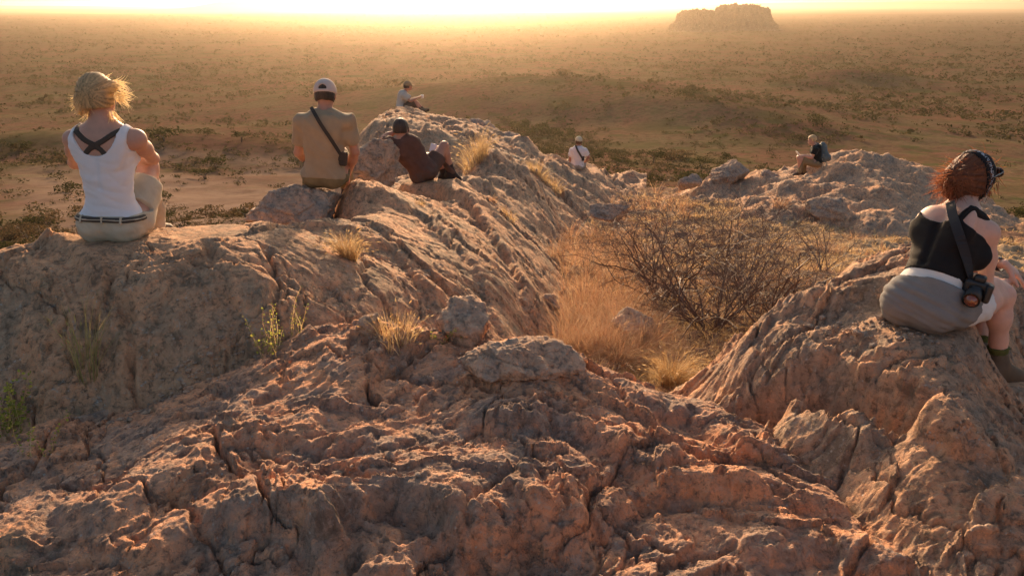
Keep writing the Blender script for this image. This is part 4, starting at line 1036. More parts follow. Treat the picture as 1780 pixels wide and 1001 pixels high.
def add_hand(G, D, wr, fwd, nrm_out, side, sc=1.0, curl=0.5, thumb=1.0):
    """palm, four unequal bent fingers and a thumb; nrm_out = back of the hand; side=+1: thumb towards -cross"""
    f = nrm(fwd); n = nrm(np.asarray(nrm_out) - f * np.dot(nrm_out, f)); s = np.cross(f, n) * side
    wr = np.asarray(wr, float)
    k1 = wr + f * 0.078 * sc
    for o, r in ((-0.026, 0.0125), (-0.009, 0.0135), (0.009, 0.0135), (0.026, 0.0125)):
        G.cone(D, wr + s * o * 0.55 * sc, k1 + s * o * sc, r * 1.1 * sc, r * sc, 0.010)
    Ls = [0.070, 0.078, 0.073, 0.058]
    for i, o in enumerate((-0.030, -0.010, 0.010, 0.029)):
        p = k1 + s * o * sc; d = nrm(f + s * (i - 1.5) * 0.09)
        a = curl * (0.45 + 0.1 * i)
        for j, (fr, rad) in enumerate(((0.46, 0.0088), (0.30, 0.0080), (0.24, 0.0072))):
            d = nrm(d * math.cos(a) - n * math.sin(a))
            q = p + d * Ls[i] * fr * sc * 1.05
            G.cone(D, p, q, rad * sc, (rad - 0.0006) * sc, 0.003); p = q
            a = curl * (0.65 + 0.1 * j)
            n2 = np.cross(np.cross(d, n), d); 
    p = wr + f * 0.022 * sc - s * 0.022 * sc; d = nrm(f * 0.75 - s * 0.75 * thumb - n * 0.25)
    q = p + d * 0.042 * sc; G.cone(D, p, q, 0.0135 * sc, 0.0105 * sc, 0.008)
    d = nrm(d + f * 0.55 - n * 0.1); q2 = q + d * 0.030 * sc; G.cone(D, q, q2, 0.0100 * sc, 0.0092 * sc, 0.003)
    d = nrm(d + f * 0.3 - n * 0.2); G.cone(D, q2, q2 + d * 0.024 * sc, 0.0090 * sc, 0.0078 * sc, 0.003)

def frame_of(up, right):
    up = nrm(up); r = nrm(np.asarray(right) - up * np.dot(right, up)); f = np.cross(up, r); return [r, f, up]

def human(J, h=0.006, fem=False, girth=1.0, pad=0.16, head_dir=(0, 1, 0), head_up=(0, 0, 1), hands=None, hs=1.0, feet=True):
    """J: joints in local metres. Returns the grid, the distance field of each body region and the frames."""
    P = {k: np.asarray(v, float) for k, v in J.items()}
    pts = np.array(list(P.values()))
    G = Grid(pts.min(0) - pad, pts.max(0) + pad, h)
    g = girth; w = 0.9 if fem else 1.0
    up = P['neck'] - P['pelvis']; T = frame_of(up, P['shR'] - P['shL']); r, f, u = T
    HT = frame_of(up, P['hipR'] - P['hipL'])
    bend = P.get('bend', np.zeros(3))
    L = np.linalg.norm(up)
    waist = P['pelvis'] + up * 0.36 + bend; chest = P['pelvis'] + up * 0.68 + bend * 0.8
    halfs = np.linalg.norm(P['shR'] - P['shL']) / 2
    D = {}
    t = G.new()
    G.ell(t, P['pelvis'] + HT[1] * 0.0, (0.155 * g, 0.105 * g, 0.115), HT, 0.03)
    for sx in (-1, 1):
        G.ell(t, P['pelvis'] + HT[0] * 0.075 * sx * g - HT[1] * 0.035 - HT[2] * 0.035, (0.088 * g, 0.085 * g, 0.082), HT, 0.03)
    G.ell(t, waist, ((0.118 if fem else 0.138) * g, 0.088 * g, 0.16), T, 0.07)
    G.ell(t, chest + f * 0.008, ((0.138 if fem else 0.158) * g, 0.100 * g, 0.165), T, 0.06)
    G.ell(t, chest + u * 0.08 - f * 0.005, (halfs * 0.83, 0.082 * g, 0.095), T, 0.04)
    for sx, k in ((-1, 'shL'), (1, 'shR')):
        G.cone(t, P['neck'] - u * 0.01, P[k] - r * sx * 0.02, 0.040 * w, 0.043 * w * g, 0.05)
        G.ell(t, chest + r * sx * 0.082 + u * 0.045 - f * 0.068, (0.052, 0.022, 0.075), T, 0.045)
        if fem: G.ell(t, chest + r * sx * 0.07 + f * 0.085 - u * 0.02, (0.058, 0.05, 0.055), T, 0.03)
    # spine furrow
    G.cone(t, chest - f * 0.118 * g + u * 0.06, waist - f * 0.098 * g, 0.012, 0.012, 0.03, sub=True)
    D['torso'] = t
    for sfx in 'LR':
        a = G.new(); sh, el, wr = P['sh' + sfx], P['el' + sfx], P['wr' + sfx]
        aw = w * g
        G.ell(a, sh, (0.055 * aw,) * 3, None, 0.02)
        G.cone(a, sh, sh + (el - sh) * 0.5, 0.049 * aw, 0.044 * aw, 0.03); G.cone(a, sh + (el - sh) * 0.45, el, 0.043 * aw, 0.035 * aw, 0.03)
        G.cone(a, el, el + (wr - el) * 0.35, 0.037 * aw, 0.038 * aw, 0.02); G.cone(a, el + (wr - el) * 0.3, wr, 0.038 * aw, 0.0235 * aw, 0.03)
        hd = (hands or {}).get(sfx)
        if hd is not None: add_hand(G, a, wr, hd[0], hd[1], hd[2], hs * (0.93 if fem else 1.0), hd[3] if len(hd) > 3 else 0.6)
        D['arm' + sfx] = a
        l = G.new(); hp, kn, an = P['hip' + sfx], P['knee' + sfx], P['ank' + sfx]
        lw = g * (0.98 if fem else 1.0)
        G.cone(l, hp, hp + (kn - hp) * 0.55, 0.088 * lw, 0.074 * lw, 0.03); G.cone(l, hp + (kn - hp) * 0.5, kn, 0.074 * lw, 0.052 * lw, 0.03)
        G.ell(l, kn, (0.053 * lw,) * 3, None, 0.02)
        sh_d = an - kn; back = nrm(hp - kn) ; back = nrm(back - nrm(sh_d) * np.dot(back, nrm(sh_d)))
        G.cone(l, kn, kn + sh_d * 0.32 + back * 0.012, 0.050 * lw, 0.054 * lw, 0.03); G.cone(l, kn + sh_d * 0.3 + back * 0.012, kn + sh_d * 0.7 + back * 0.004, 0.054 * lw, 0.037 * lw, 0.03); G.cone(l, kn + sh_d * 0.65, an, 0.038 * lw, 0.032 * lw, 0.03)
        D['leg' + sfx] = l
        if feet:
            toe = P['toe' + sfx]; ft = G.new(); hv = nrm((toe - an) * np.array([1, 1, 0]) + 1e-6)
            G.ell(ft, an - hv * 0.03 + np.array([0, 0, -0.035]), (0.035, 0.035, 0.035), None, 0.02)
            G.cone(ft, an, toe, 0.036, 0.024, 0.03); G.cone(ft, an - hv * 0.025 + np.array([0, 0, -0.04]), toe - np.array([0, 0, 0.005]), 0.030, 0.026, 0.03)
            D['foot' + sfx] = ft
    hh = G.new(); hc = P['head']; HF = frame_of(head_up, np.cross(nrm(head_dir), nrm(head_up)))
    hr, hf, hu = HF; q = hs * (0.95 if fem else 1.0)
    G.ell(hh, hc + hu * 0.02 * q - hf * 0.012 * q, np.array((0.075, 0.094, 0.092)) * q, HF, 0.02)
    G.ell(hh, hc - hu * 0.045 * q + hf * 0.030 * q, np.array((0.056, 0.062, 0.066)) * q, HF, 0.03)
    G.cone(hh, hc - hu * 0.095 * q + hf * 0.068 * q, hc - hu * 0.07 * q + hf * 0.03 * q, 0.020 * q, 0.034 * q, 0.02)
    G.cone(hh, hc + hf * 0.085 * q - hu * 0.0 * q, hc + hf * 0.108 * q - hu * 0.036 * q, 0.008 * q, 0.013 * q, 0.010)        # nose
    G.cone(hh, hc + hf * 0.080 * q + hr * 0.035 * q + hu * 0.018 * q, hc + hf * 0.080 * q - hr * 0.035 * q + hu * 0.018 * q, 0.012 * q, 0.012 * q, 0.015)
    G.ell(hh, hc + hf * 0.088 * q - hu * 0.066 * q, np.array((0.024, 0.011, 0.011)) * q, HF, 0.008)                              # lips
    for sx in (-1, 1):
        G.ell(hh, hc + hf * 0.092 * q + hr * sx * 0.031 * q - hu * 0.0 * q, np.array((0.016, 0.012, 0.010)) * q, HF, 0.010, sub=True)
        G.ell(hh, hc + hr * sx * 0.076 * q - hf * 0.008 * q - hu * 0.012 * q, np.array((0.010, 0.018, 0.031)) * q, HF, 0.006)
    G.cone(hh, P['neck'] + u * 0.0, hc - hu * 0.045 * q - hf * 0.022 * q, 0.055 * w * q, 0.050 * w * q, 0.03)
    D['head'] = hh
    body = D['head'].copy(); body = smin(body, D['torso'], 0.05)
    for sfx in 'LR':
        body = smin(body, D['arm' + sfx], 0.028); body = smin(body, D['leg' + sfx], 0.03)
        if feet: body = smin(body, D['foot' + sfx], 0.02)
    D['body'] = body
    info = dict(G=G, D=D, P=P, T=T, HT=HT, HF=HF, hc=hc, q=q, L=L, chest=chest, waist=waist)
    info['tc'] = lambda: G.coords(P['neck'], T)
    info['hco'] = lambda: G.coords(P['pelvis'], HT)
    return info

def limb_t(G, a, b):
    """how far along a limb each voxel is, 0 at a, 1 at b"""
    a = np.asarray(a, float); d = np.asarray(b, float) - a; L2 = (d ** 2).sum()
    return (((G.ax[0][:, None, None] - a[0]) * d[0] + (G.ax[1][None, :, None] - a[1]) * d[1] + (G.ax[2][None, None, :] - a[2]) * d[2]) / L2).astype(np.float32), math.sqrt(L2)
def cap(*fs):
    o = fs[0]
    for f_ in fs[1:]: o = np.maximum(o, f_)
    return o
def seg2(u, v, pts):
    """distance in a plane to a polyline"""
    best = np.full(np.broadcast(u, v).shape, 9.0, np.float32)
    for (a0, a1), (b0, b1) in zip(pts[:-1], pts[1:]):
        dx, dy = b0 - a0, b1 - a1
        t = np.clip(((u - a0) * dx + (v - a1) * dy) / (dx * dx + dy * dy + 1e-9), 0, 1)
        best = np.minimum(best, np.sqrt((u - a0 - t * dx) ** 2 + (v - a1 - t * dy) ** 2))
    return best

def face_bits(I, root, iris=(0.12, 0.08, 0.05), lips=(0.42, 0.17, 0.14)):
    hr, hf, hu = I['HF']; q = I['q']; hc = I['hc']
    mats = [flat_mat("eye_white", (0.7, 0.68, 0.65), 0.2), flat_mat("eye_iris", iris, 0.2)]
    for sx in (-1, 1):
        c = hc + hf * 0.080 * q + hr * sx * 0.031 * q
        e = ball("eye", c, 0.0125 * q, mats[0], root); i_ = ball("iris", c + hf * 0.0085 * q, 0.0058 * q, mats[1], e)
    g = Grid(hc - 0.12, hc + 0.13, 0.004); d = g.new()
    g.ell(d, hc + hf * 0.0905 * q - hu * 0.0625 * q, np.array((0.021, 0.0115, 0.0055)) * q, I['HF'], 0.004)
    g.ell(d, hc + hf * 0.0905 * q - hu * 0.0705 * q, np.array((0.019, 0.0115, 0.0060)) * q, I['HF'], 0.003)
    vdb_obj("lips", g, d, flat_mat("lip", lips, 0.4), root)
_ball = {}
def ball(name, c, r, mat, parent, sub=2, scale=(1, 1, 1)):
    key = (mat.name, sub)
    if key not in _ball:
        import bmesh
        bm = bmesh.new(); bmesh.ops.create_icosphere(bm, subdivisions=sub, radius=1)
        me = bpy.data.meshes.new(name); bm.to_mesh(me); bm.free()
        me.polygons.foreach_set("use_smooth", [True] * len(me.polygons)); me.materials.append(mat); _ball[key] = me
    o = bpy.data.objects.new(name, _ball[key]); link(o, parent); o.location = [float(v) for v in c]; o.scale = [r * s for s in scale]
    return o
def strip3(name, pts, width, thick, normal_at, mat, parent=None):
    """a flat band along a line of points; normal_at(p) gives the way its face looks"""
    pts = [np.asarray(p, float) for p in pts]; V, F = [], []
    for k, p in enumerate(pts):
        d = nrm(pts[min(k + 1, len(pts) - 1)] - pts[max(k - 1, 0)]); n = nrm(normal_at(p)); s = nrm(np.cross(d, n))
        for a, b in ((-1, 0), (1, 0), (1, 1), (-1, 1)): V.append(p + s * a * width / 2 + n * b * thick)
    for k in range(len(pts) - 1):
        for j in range(4):
            a = 4 * k + j; b = 4 * k + (j + 1) % 4; F.append((a, b, b + 4, a + 4))
    F.append((3, 2, 1, 0)); n = 4 * (len(pts) - 1); F.append((n, n + 1, n + 2, n + 3))
    return mesh_np(name, V, np.array(F), mat, parent, smooth=False)
def tube(name, pts, rad, mat, parent=None, k=8):
    pts = [np.asarray(p, float) for p in pts]; V, F = [], []
    ref = np.array([0.3, 0.2, 0.93])
    for i, p in enumerate(pts):
        d = nrm(pts[min(i + 1, len(pts) - 1)] - pts[max(i - 1, 0)]); s = nrm(np.cross(d, ref)); t = np.cross(d, s)
        r_ = rad[i] if hasattr(rad, '__len__') else rad
        for j in range(k): a = 2 * math.pi * j / k; V.append(p + (s * math.cos(a) + t * math.sin(a)) * r_)
    for i in range(len(pts) - 1):
        for j in range(k): a = i * k + j; b = i * k + (j + 1) % k; F.append((a, b, b + k, a + k))
    return mesh_np(name, V, np.array(F), mat, parent)
def smooth_path(pts, n=24):
    """Catmull-Rom"""
    P = [np.asarray(p, float) for p in pts]; P = [2 * P[0] - P[1]] + P + [2 * P[-1] - P[-2]]; out = []
    for k in range(1, len(P) - 2):
        for t in np.linspace(0, 1, max(2, n // (len(P) - 3)), endpoint=False):
            a, b, c, d = P[k - 1], P[k], P[k + 1], P[k + 2]
            out.append(0.5 * ((2 * b) + (c - a) * t + (2 * a - 5 * b + 4 * c - d) * t * t + (-a + 3 * b - 3 * c + d) * t ** 3))
    out.append(P[-2]); return out
def rough_box(name, c, size, B, mat, parent=None, rnd=0.012, h=0.004):
    c = np.asarray(c, float); half = np.array(size) / 2
    g = Grid(c - half.max() * 1.8 - 0.02, c + half.max() * 1.8 + 0.02, h); u, v, w = g.coords(c, B)
    a = np.abs(u) - half[0] + rnd; b = np.abs(v) - half[1] + rnd; d = np.abs(w) - half[2] + rnd
    D = np.sqrt(np.maximum(a, 0) ** 2 + np.maximum(b, 0) ** 2 + np.maximum(d, 0) ** 2) + np.minimum(np.maximum(np.maximum(a, b), d), 0) - rnd
    return vdb_obj(name, g, D, mat, parent)
def boot(I, sfx, mat, solemat, root, name="boot", high=0.07):
    """shoe or ankle boot fitted over a foot, with its sole"""
    P = I['P']; an = P['ank' + sfx]; toe = P['toe' + sfx]; h = max(0.005, I['G'].h * 0.9)
    g = Grid(np.minimum(an, toe) - 0.13, np.maximum(an, toe) + 0.13, h); d = g.new(); dz = np.array([0, 0, 1.0])
    hv = nrm((toe - an) * np.array([1, 1, 0]) + 1e-6); heel = an - hv * 0.035 - dz * 0.04
    g.cone(d, an + nrm(P['knee' + sfx] - an) * high, an, 0.043, 0.045, 0.02); g.ell(d, heel, (0.042, 0.042, 0.045), None, 0.03)
    g.cone(d, an - dz * 0.01, toe + dz * 0.004, 0.044, 0.030, 0.03); g.cone(d, heel, toe, 0.038, 0.036, 0.03)
    zc = min(heel[2], toe[2]) - 0.028
    b = vdb_obj(name, g, d, mat, root)
    g2 = g.new(); g.cone(g2, heel - dz * 0.02, toe - dz * 0.012, 0.044, 0.040, 0.02)
    sl = toe[2] - heel[2]; t, Lh = limb_t(g, heel, toe)
    zz = g.ax[2][None, None, :] - (heel[2] - 0.020 + (sl + 0.008) * np.clip(t, 0, 1))
    s_ = vdb_obj("sole", g, cap(g2, zz - 0.0, -zz - 0.022), solemat, b)
    return b
def mk(Sx): return lambda px, py, dy: at_d(px, py, Sx[1] + dy) - Sx
def hit(I, Sx, px, py, off=0.01, key='body', start=0.0):
    """where the sight line through a pixel meets the body, 'off' outside the skin"""
    G = I['G']; D = I['D'][key] if isinstance(key, str) else key
    v = ray(px, py); ts = np.linspace(Sx[1] - 0.8, Sx[1] + 1.0, 700)
    p = v[None] * (ts / v[1])[:, None] - Sx[None]
    i = np.round((p - G.lo) / G.h).astype(int)
    ok = ((i >= 0) & (i < np.array(D.shape))).all(1)
    for k in np.nonzero(ok)[0]:
        if D[tuple(i[k])] < off: return p[k]
    return None
def surf_path(I, Sx, pts, off, n=22, key='body'):
    out = []
    for (a, b) in zip(pts[:-1], pts[1:]):
        for t in np.linspace(0, 1, max(2, n // (len(pts) - 1)), endpoint=False):
            p = hit(I, Sx, a[0] + (b[0] - a[0]) * t, a[1] + (b[1] - a[1]) * t, off, key)
            if p is not None: out.append(p)
    p = hit(I, Sx, pts[-1][0], pts[-1][1], off, key)
    if p is not None: out.append(p)
    q = np.array(out); k = len(q)
    for _ in range(3):
        if k > 3: q[1:-1] = (q[:-2] + 2 * q[1:-1] + q[2:]) / 4
    return list(q)
def outward(I):
    G = I['G']; D = I['D']['body']
    def f(p):
        i = np.clip(np.round((np.asarray(p) - G.lo) / G.h).astype(int), 3, np.array(D.shape) - 4); g = []
        for a in range(3):
            j = i.copy(); k = i.copy(); j[a] += 3; k[a] -= 3; g.append(D[tuple(j)] - D[tuple(k)])
        return nrm(g)
    return f
def top_shell(I, off, u_lo=None, w_lo=None, sleeve=None, arms='LR', kk=0.03):
    D = I['D']['torso']; D = D - off
    if w_lo is not None:
        _, _, w = I['hco'](); D = np.maximum(D, w_lo - w)
    if sleeve is not None:
        for s in arms:
            t, L = limb_t(I['G'], I['P']['sh' + s], I['P']['el' + s])
            D = smin(D, cap(I['D']['arm' + s] - off - 0.004, (t - sleeve) * L, (-0.25 - t) * L), kk)
    return D
def shorts_shell(I, off, w_hi, t_hi, legs='LR', loose=0.006, under=-1.3):
    _, _, w = I['hco']()
    D = np.maximum(I['D']['torso'] - off, w - w_hi)
    for s in legs:
        t, L = limb_t(I['G'], I['P']['hip' + s], I['P']['knee' + s])
        D = smin(D, cap(I['D']['leg' + s] - off - loose - 0.012 * np.clip(t, 0, 1), (t - t_hi) * L, w - w_hi - 0.6 * sst(0.12, 0.40, t)), 0.02)
    return D
def hair_shell(I, off, front=0.045, low=-0.07, brow=0.055):
    a, b, c = I['G'].coords(I['hc'], I['HF']); q = I['q']
    face = np.maximum(b - front * q, brow * q - c)          # negative where hair may be
    keep = np.minimum(b - front * q, brow * q - c)
    hd = I['G'].new(); I['G'].ell(hd, I['hc'] + I['HF'][2] * 0.02 * q - I['HF'][1] * 0.012 * q, np.array((0.075, 0.094, 0.092)) * q, I['HF'], 0.02)
    I['G'].ell(hd, I['hc'] - I['HF'][2] * 0.035 * q - I['HF'][1] * 0.03 * q, np.array((0.066, 0.06, 0.07)) * q, I['HF'], 0.03)
    return cap(hd - off, keep, low * q - c)
rnd = np.random.default_rng(5)
def lock_set(I, centres, n, L, width, flow, spread=0.5, droop=0.6, curl=0.6):
    roots, dirs, lens = [], [], []
    for _ in range(n):
        c, r = centres[rnd.integers(len(centres))]; d = nrm(rnd.normal(size=3)); roots.append(np.asarray(c) + d * r)
        dirs.append(d * spread + np.asarray(flow)); lens.append(L * rnd.uniform(0.4, 1.2))
    return ribbons(roots, dirs, lens, width, droop, rnd, 6, curl)
def person_root(Sx, label):
    o = empty("person", Sx); tag(o, label, "person"); return o

# ================================================================== the woman in the white tank top
def woman_white():
    Sx = SEATS['w1']; L = mk(Sx); P = {}
    P['pelvis'] = (0.0, 0.02, 0.108); P['neck'] = L(179, 213, 0.04); P['head'] = L(171, 168, 0.06); P['bend'] = (0.0, -0.012, 0)
    P['shL'] = L(128, 243, 0.04); P['shR'] = L(237, 242, 0.03)
    P['hipL'] = (-0.085, 0.07, 0.088); P['hipR'] = (0.09, 0.07, 0.088)
    P['kneeR'] = L(258, 290, 0.38); P['ankR'] = L(270, 394, 0.40); P['toeR'] = L(291, 400, 0.46)
    P['kneeL'] = L(196, 300, 0.42); P['ankL'] = L(215, 398, 0.46); P['toeL'] = L(222, 403, 0.60)
    P['elR'] = L(266, 276, 0.27); P['wrR'] = L(228, 268, 0.42); P['elL'] = L(130, 283, 0.27); P['wrL'] = L(205, 282, 0.45)
    I = human(P, 0.0065, True, 1.0, hands={'R': ((-1, 0.1, -0.1), (0, 0.6, 0.6), 1, 0.4), 'L': ((1, 0.2, 0.1), (0, 0.6, 0.6), -1, 0.4)}, head_dir=(0.25, 1, -0.12))
    G, D = I['G'], I['D']
    root = person_root(Sx, "woman in a white tank top and beige shorts, messy blond hair, sitting at the left")
    vdb_obj("body", G, D['body'], SKIN, root)
    r, f, u = I['tc'](); hr, hf, hw = I['hco']()
    white = translucent_cloth("white_cotton", (0.78, 0.76, 0.78), 0.12, 0.02)
    scoop = (np.sqrt((r / 0.118) ** 2 + (np.minimum(u, 0) / 0.165) ** 2) - 1) * 0.11
    ah = 0.152 + sst(-0.13, -0.25, u) * 0.25
    shirt = cap(D['torso'] - 0.013, 0.020 - hw, -scoop, np.abs(r) - ah)
    vdb_obj("tank_top", G, shirt, white, root, wrinkle=folds(0.0045, 5, 17, 3, 0.35))
    dark = flat_mat("strap_brown", (0.06, 0.045, 0.035), 0.8)
    X = np.minimum(seg2(r, u, [(-0.145, -0.005), (-0.045, -0.085), (0.0, -0.108), (0.045, -0.085), (0.145, -0.012)]), seg2(r, u, [(-0.085, -0.19), (-0.03, -0.128), (0.0, -0.112), (0.03, -0.128), (0.085, -0.19)]))
    vdb_obj("bra_strap", G, cap(D['torso'] - 0.0075, X - 0.0135, f - 0.03), dark, root)
    beige = flat_mat("beige_cotton", (0.50, 0.41, 0.30), 0.9, 0.15, 0, 300, 0.3, 0.08)
    sh = vdb_obj("shorts", G, shorts_shell(I, 0.017, 0.036, 0.66), beige, root, wrinkle=folds(0.005, 9, 14, 8, 0.7))
    belt = vdb_obj("belt", G, cap(D['torso'] - 0.0255, hw - 0.031, 0.004 - hw), dark, root)
    vdb_obj("belt_stripe", G, cap(D['torso'] - 0.0285, hw - 0.022, 0.014 - hw), flat_mat("belt_cream", (0.45, 0.36, 0.26)), belt)
    for x in (-0.115, 0.0, 0.10):
        vdb_obj("belt_loop", G, cap(D['torso'] - 0.031, hw - 0.036, -0.004 - hw, np.abs(hr - x) - 0.006, hf - 0.02), beige, sh)
    # hair
    q = I['q']; hc = I['hc']; HR, HF_, HU = I['HF']
    hm = hair_shell(I, 0.017, 0.035, -0.055)
    bun = L(145, 177, 0.0); tie = L(158, 160, 0.0)
    G.ell(hm, bun, (0.046, 0.042, 0.056), None, 0.006); G.ell(hm, L(140, 190, 0.01), (0.03, 0.03, 0.035), None, 0.01)
    G.ell(hm, L(197, 150, 0.04), (0.03, 0.035, 0.028), None, 0.03)
    hairm = hair_mat("blond_hair", (0.80, 0.60, 0.33), 0.5)
    loc = [lock_set(I, [(hc + HU * 0.02, 0.098)], 80, 0.045, 0.0011, (0.5, 0, 0.0), 0.2, 0.5, 0.9),
           lock_set(I, [(bun, 0.038)], 320, 0.055, 0.0014, (-0.1, 0, -0.6), 0.5, 0.6, 1.2),
           lock_set(I, [(L(200, 152, 0.04), 0.035), (L(205, 170, 0.03), 0.02)], 220, 0.075, 0.0012, (0.9, 0, -0.2), 0.22, 0.3, 1.0),
           lock_set(I, [(L(195, 200, 0.03), 0.022), (L(160, 195, 0.03), 0.02)], 160, 0.065, 0.0013, (0.0, 0, -1), 0.5, 0.3, 0.9)]
    V = np.concatenate([a for a, _ in loc]); off = np.cumsum([0] + [len(a) for a, _ in loc]); F = np.concatenate([b + off[k] for k, (_, b) in enumerate(loc)])
    hair_obj("hair", G, hm, hairm, root, tie, (0, 1, 0), (V, F), 0.0055)
    face_bits(I, root)
    bm = flat_mat("boot_leather", (0.16, 0.11, 0.065), 0.7, 0.3, 0, 200, 0.4, 0.15); sm = flat_mat("boot_rubber", (0.05, 0.04, 0.035), 0.8)
    boot(I, 'R', bm, sm, root); boot(I, 'L', bm, sm, root)

# ================================================================== the woman in the black top
def woman_black():
    Sx = SEATS['w2']; L = mk(Sx); P = {}
    P['pelvis'] = (0.0, 0.02, 0.108); P['neck'] = L(1674, 367, 0.17); P['head'] = L(1687, 313, 0.22); P['bend'] = (-0.03, -0.03, 0.0)
    P['shR'] = L(1716, 405, 0.06); P['shL'] = L(1628, 382, 0.29)
    P['hipR'] = (0.11, -0.02, 0.088); P['hipL'] = (-0.02, 0.12, 0.088)
    P['kneeR'] = L(1742, 513, 0.20); P['ankR'] = L(1733, 632, 0.19); P['toeR'] = L(1775, 660, 0.26)
    P['kneeL'] = L(1722, 500, 0.42); P['ankL'] = L(1696, 612, 0.34); P['toeL'] = L(1732, 632, 0.44)
    P['elR'] = L(1713, 497, 0.10); P['wrR'] = L(1748, 492, 0.34); P['elL'] = L(1692, 462, 0.50); P['wrL'] = L(1746, 459, 0.36)
    I = human(P, 0.0055, True, 0.86, hs=0.96, head_dir=(0.88, 0.42, -0.22), head_up=(0.2, 0.05, 0.97),
              hands={'R': ((0.6, 0.7, -0.5), (0.3, -0.2, 0.9), 1, 0.45), 'L': ((0.78, -0.12, -0.58), (0.5, -0.35, 0.75), -1, 0.28)})
    G, D = I['G'], I['D']
    root = person_root(Sx, "woman in a black tank top and headband, grey shirt tied round her waist")
    vdb_obj("body", G, D['body'], SKIN_P, root)
    r, f, u = I['tc'](); hr, hf, hw = I['hco']()
    black = flat_mat("black_jersey", (0.014, 0.012, 0.012), 0.85, 0.2, 0, 380, 0.3, 0.1)
    scoop = (np.sqrt((r / 0.12) ** 2 + (np.minimum(u, 0) / 0.105) ** 2) - 1) * 0.09
    ah = 0.100 + sst(-0.085, -0.20, u) * 0.25
    vdb_obj("tank_top", G, cap(D['torso'] - 0.010, 0.095 - hw, -scoop, np.abs(r) - ah), black, root, wrinkle=folds(0.003, 6, 18, 12, 0.4))
    for r_0, sl in ((0.066, 0.40), (0.088, 0.28)):
        X = np.abs(r - (r_0 + sl * (u + 0.125))) - 0.0065
        vdb_obj("bra_strap", G, cap(D['torso'] - 0.0085, X, f - 0.06, -0.15 - u), black, root)
    wht = flat_mat("white_shorts_cloth", (0.66, 0.63, 0.60), 0.9, 0.15, 0, 300, 0.3, 0.04)
    vdb_obj("shorts", G, shorts_shell(I, 0.007, 0.105, 0.40, loose=0.004), wht, root, wrinkle=folds(0.004, 9, 16, 18, 0.6))
    grey = flat_mat("grey_shirt_cloth", (0.20, 0.19, 0.18), 0.92, 0.12, 0, 300, 0.35, 0.07)
    D2 = smin(D['torso'], np.minimum(D['legR'], D['legL']), 0.03)
    tR, LR = limb_t(G, P['hipR'], P['kneeR'])
    wrap = cap(D2 - 0.018, hw - 0.062 - 0.25 * hr * 0.2, hf - 0.055, (tR - 0.20) * LR)
    vdb_obj("tied_shirt", G, wrap, grey, root, wrinkle=folds(0.0055, 4, 24, 28, 0.45))
    # hair, headband, cord, sunglasses
    hc = I['hc']; HR, HF_, HU = I['HF']; q = I['q']
    hm = hair_shell(I, 0.012, 0.030, -0.06)
    bun = hc - HF_ * 0.10 - HU * 0.005
    G.ell(hm, bun, (0.046, 0.050, 0.052), None, 0.035); G.ell(hm, hc - HF_ * 0.085 - HU * 0.055, (0.035, 0.04, 0.038), None, 0.03)
    hmat = hair_mat("auburn_hair", (0.26, 0.095, 0.042), 0.45)
    loc = [lock_set(I, [(bun, 0.040), (bun - HU * 0.03, 0.035)], 560, 0.075, 0.0013, (-0.55, 0, -0.45), 0.7, 0.5, 1.2),
           lock_set(I, [(hc + HU * 0.02, 0.097)], 260, 0.05, 0.0012, (-0.3, 0, -0.2), 0.4, 0.4, 0.8)]
    V = np.concatenate([a for a, _ in loc]); off = np.cumsum([0] + [len(a) for a, _ in loc]); F = np.concatenate([b + off[k] for k, (_, b) in enumerate(loc)])
    hair = hair_obj("hair", G, hm, hmat, root, hc - HF_ * 0.09 - HU * 0.01, HF_, (V, F), 0.005)
    a, b, c = G.coords(hc + HU * 0.02, I['HF'])
    hd = G.new(); G.ell(hd, hc + HU * 0.02 * q - HF_ * 0.012 * q, np.array((0.075, 0.094, 0.092)) * q, I['HF'], 0.02)
    G.ell(hd, hc - HU * 0.035 * q - HF_ * 0.03 * q, np.array((0.066, 0.06, 0.07)) * q, I['HF'], 0.03)
    tilt = b * 0.80 - c * -0.60          # runs from the crown down behind the ears
    tilt = b * 0.93 + c * 0.36 - 0.012
    m, nt, bs = new_mat("headband_print"); tc = nt.nodes.new("ShaderNodeTexCoord").outputs["Object"]
    vor = nt.nodes.new("ShaderNodeTexVoronoi"); vor.feature = 'DISTANCE_TO_EDGE'; vor.inputs["Scale"].default_value = 75; nt.links.new(tc, vor.inputs["Vector"])
    nt.links.new(ramp(nt, vor.outputs[0], [(0.05, (0.45, 0.46, 0.50)), (0.11, (0.012, 0.012, 0.014))]), bs.inputs["Base Color"]); bs.inputs["Roughness"].default_value = 0.85
    plain = flat_mat("headband_cloth", (0.012, 0.012, 0.014), 0.85)
    hb = vdb_obj("headband", G, cap(hd - 0.019, np.abs(tilt) - 0.034), plain, root, wrinkle=folds(0.002, 20, 50, 41))
    vdb_obj("print_band", G, cap(hd - 0.0215, np.abs(tilt + 0.010) - 0.0085), m, hb)
    gl = flat_mat("dark_lens", (0.02, 0.018, 0.016), 0.12, 0.6)
    sg = vdb_obj("sunglasses", *(lambda g: (g, (lambda d: d)(lens_field(g, hc, HR, HF_, HU))))(Grid(hc - 0.16, hc + 0.17, 0.004)), gl, root)
    cord = smooth_path([hc + HR * 0.072 - HF_ * 0.02 - HU * 0.02, hc + HR * 0.066 + HF_ * 0.0 - HU * 0.08, hc + HF_ * 0.045 + HR * 0.03 - HU * 0.125, hc + HF_ * 0.075 - HR * 0.02 - HU * 0.105, hc - HR * 0.07 - HU * 0.05], 20)
    tube("hat_cord", cord, 0.0022, plain, root, 6)
    face_bits(I, root)
    # watch
    a_, b_ = np.array(P['wrL']), np.array(P['elL']); d = nrm(b_ - a_); w0 = a_ + d * 0.025
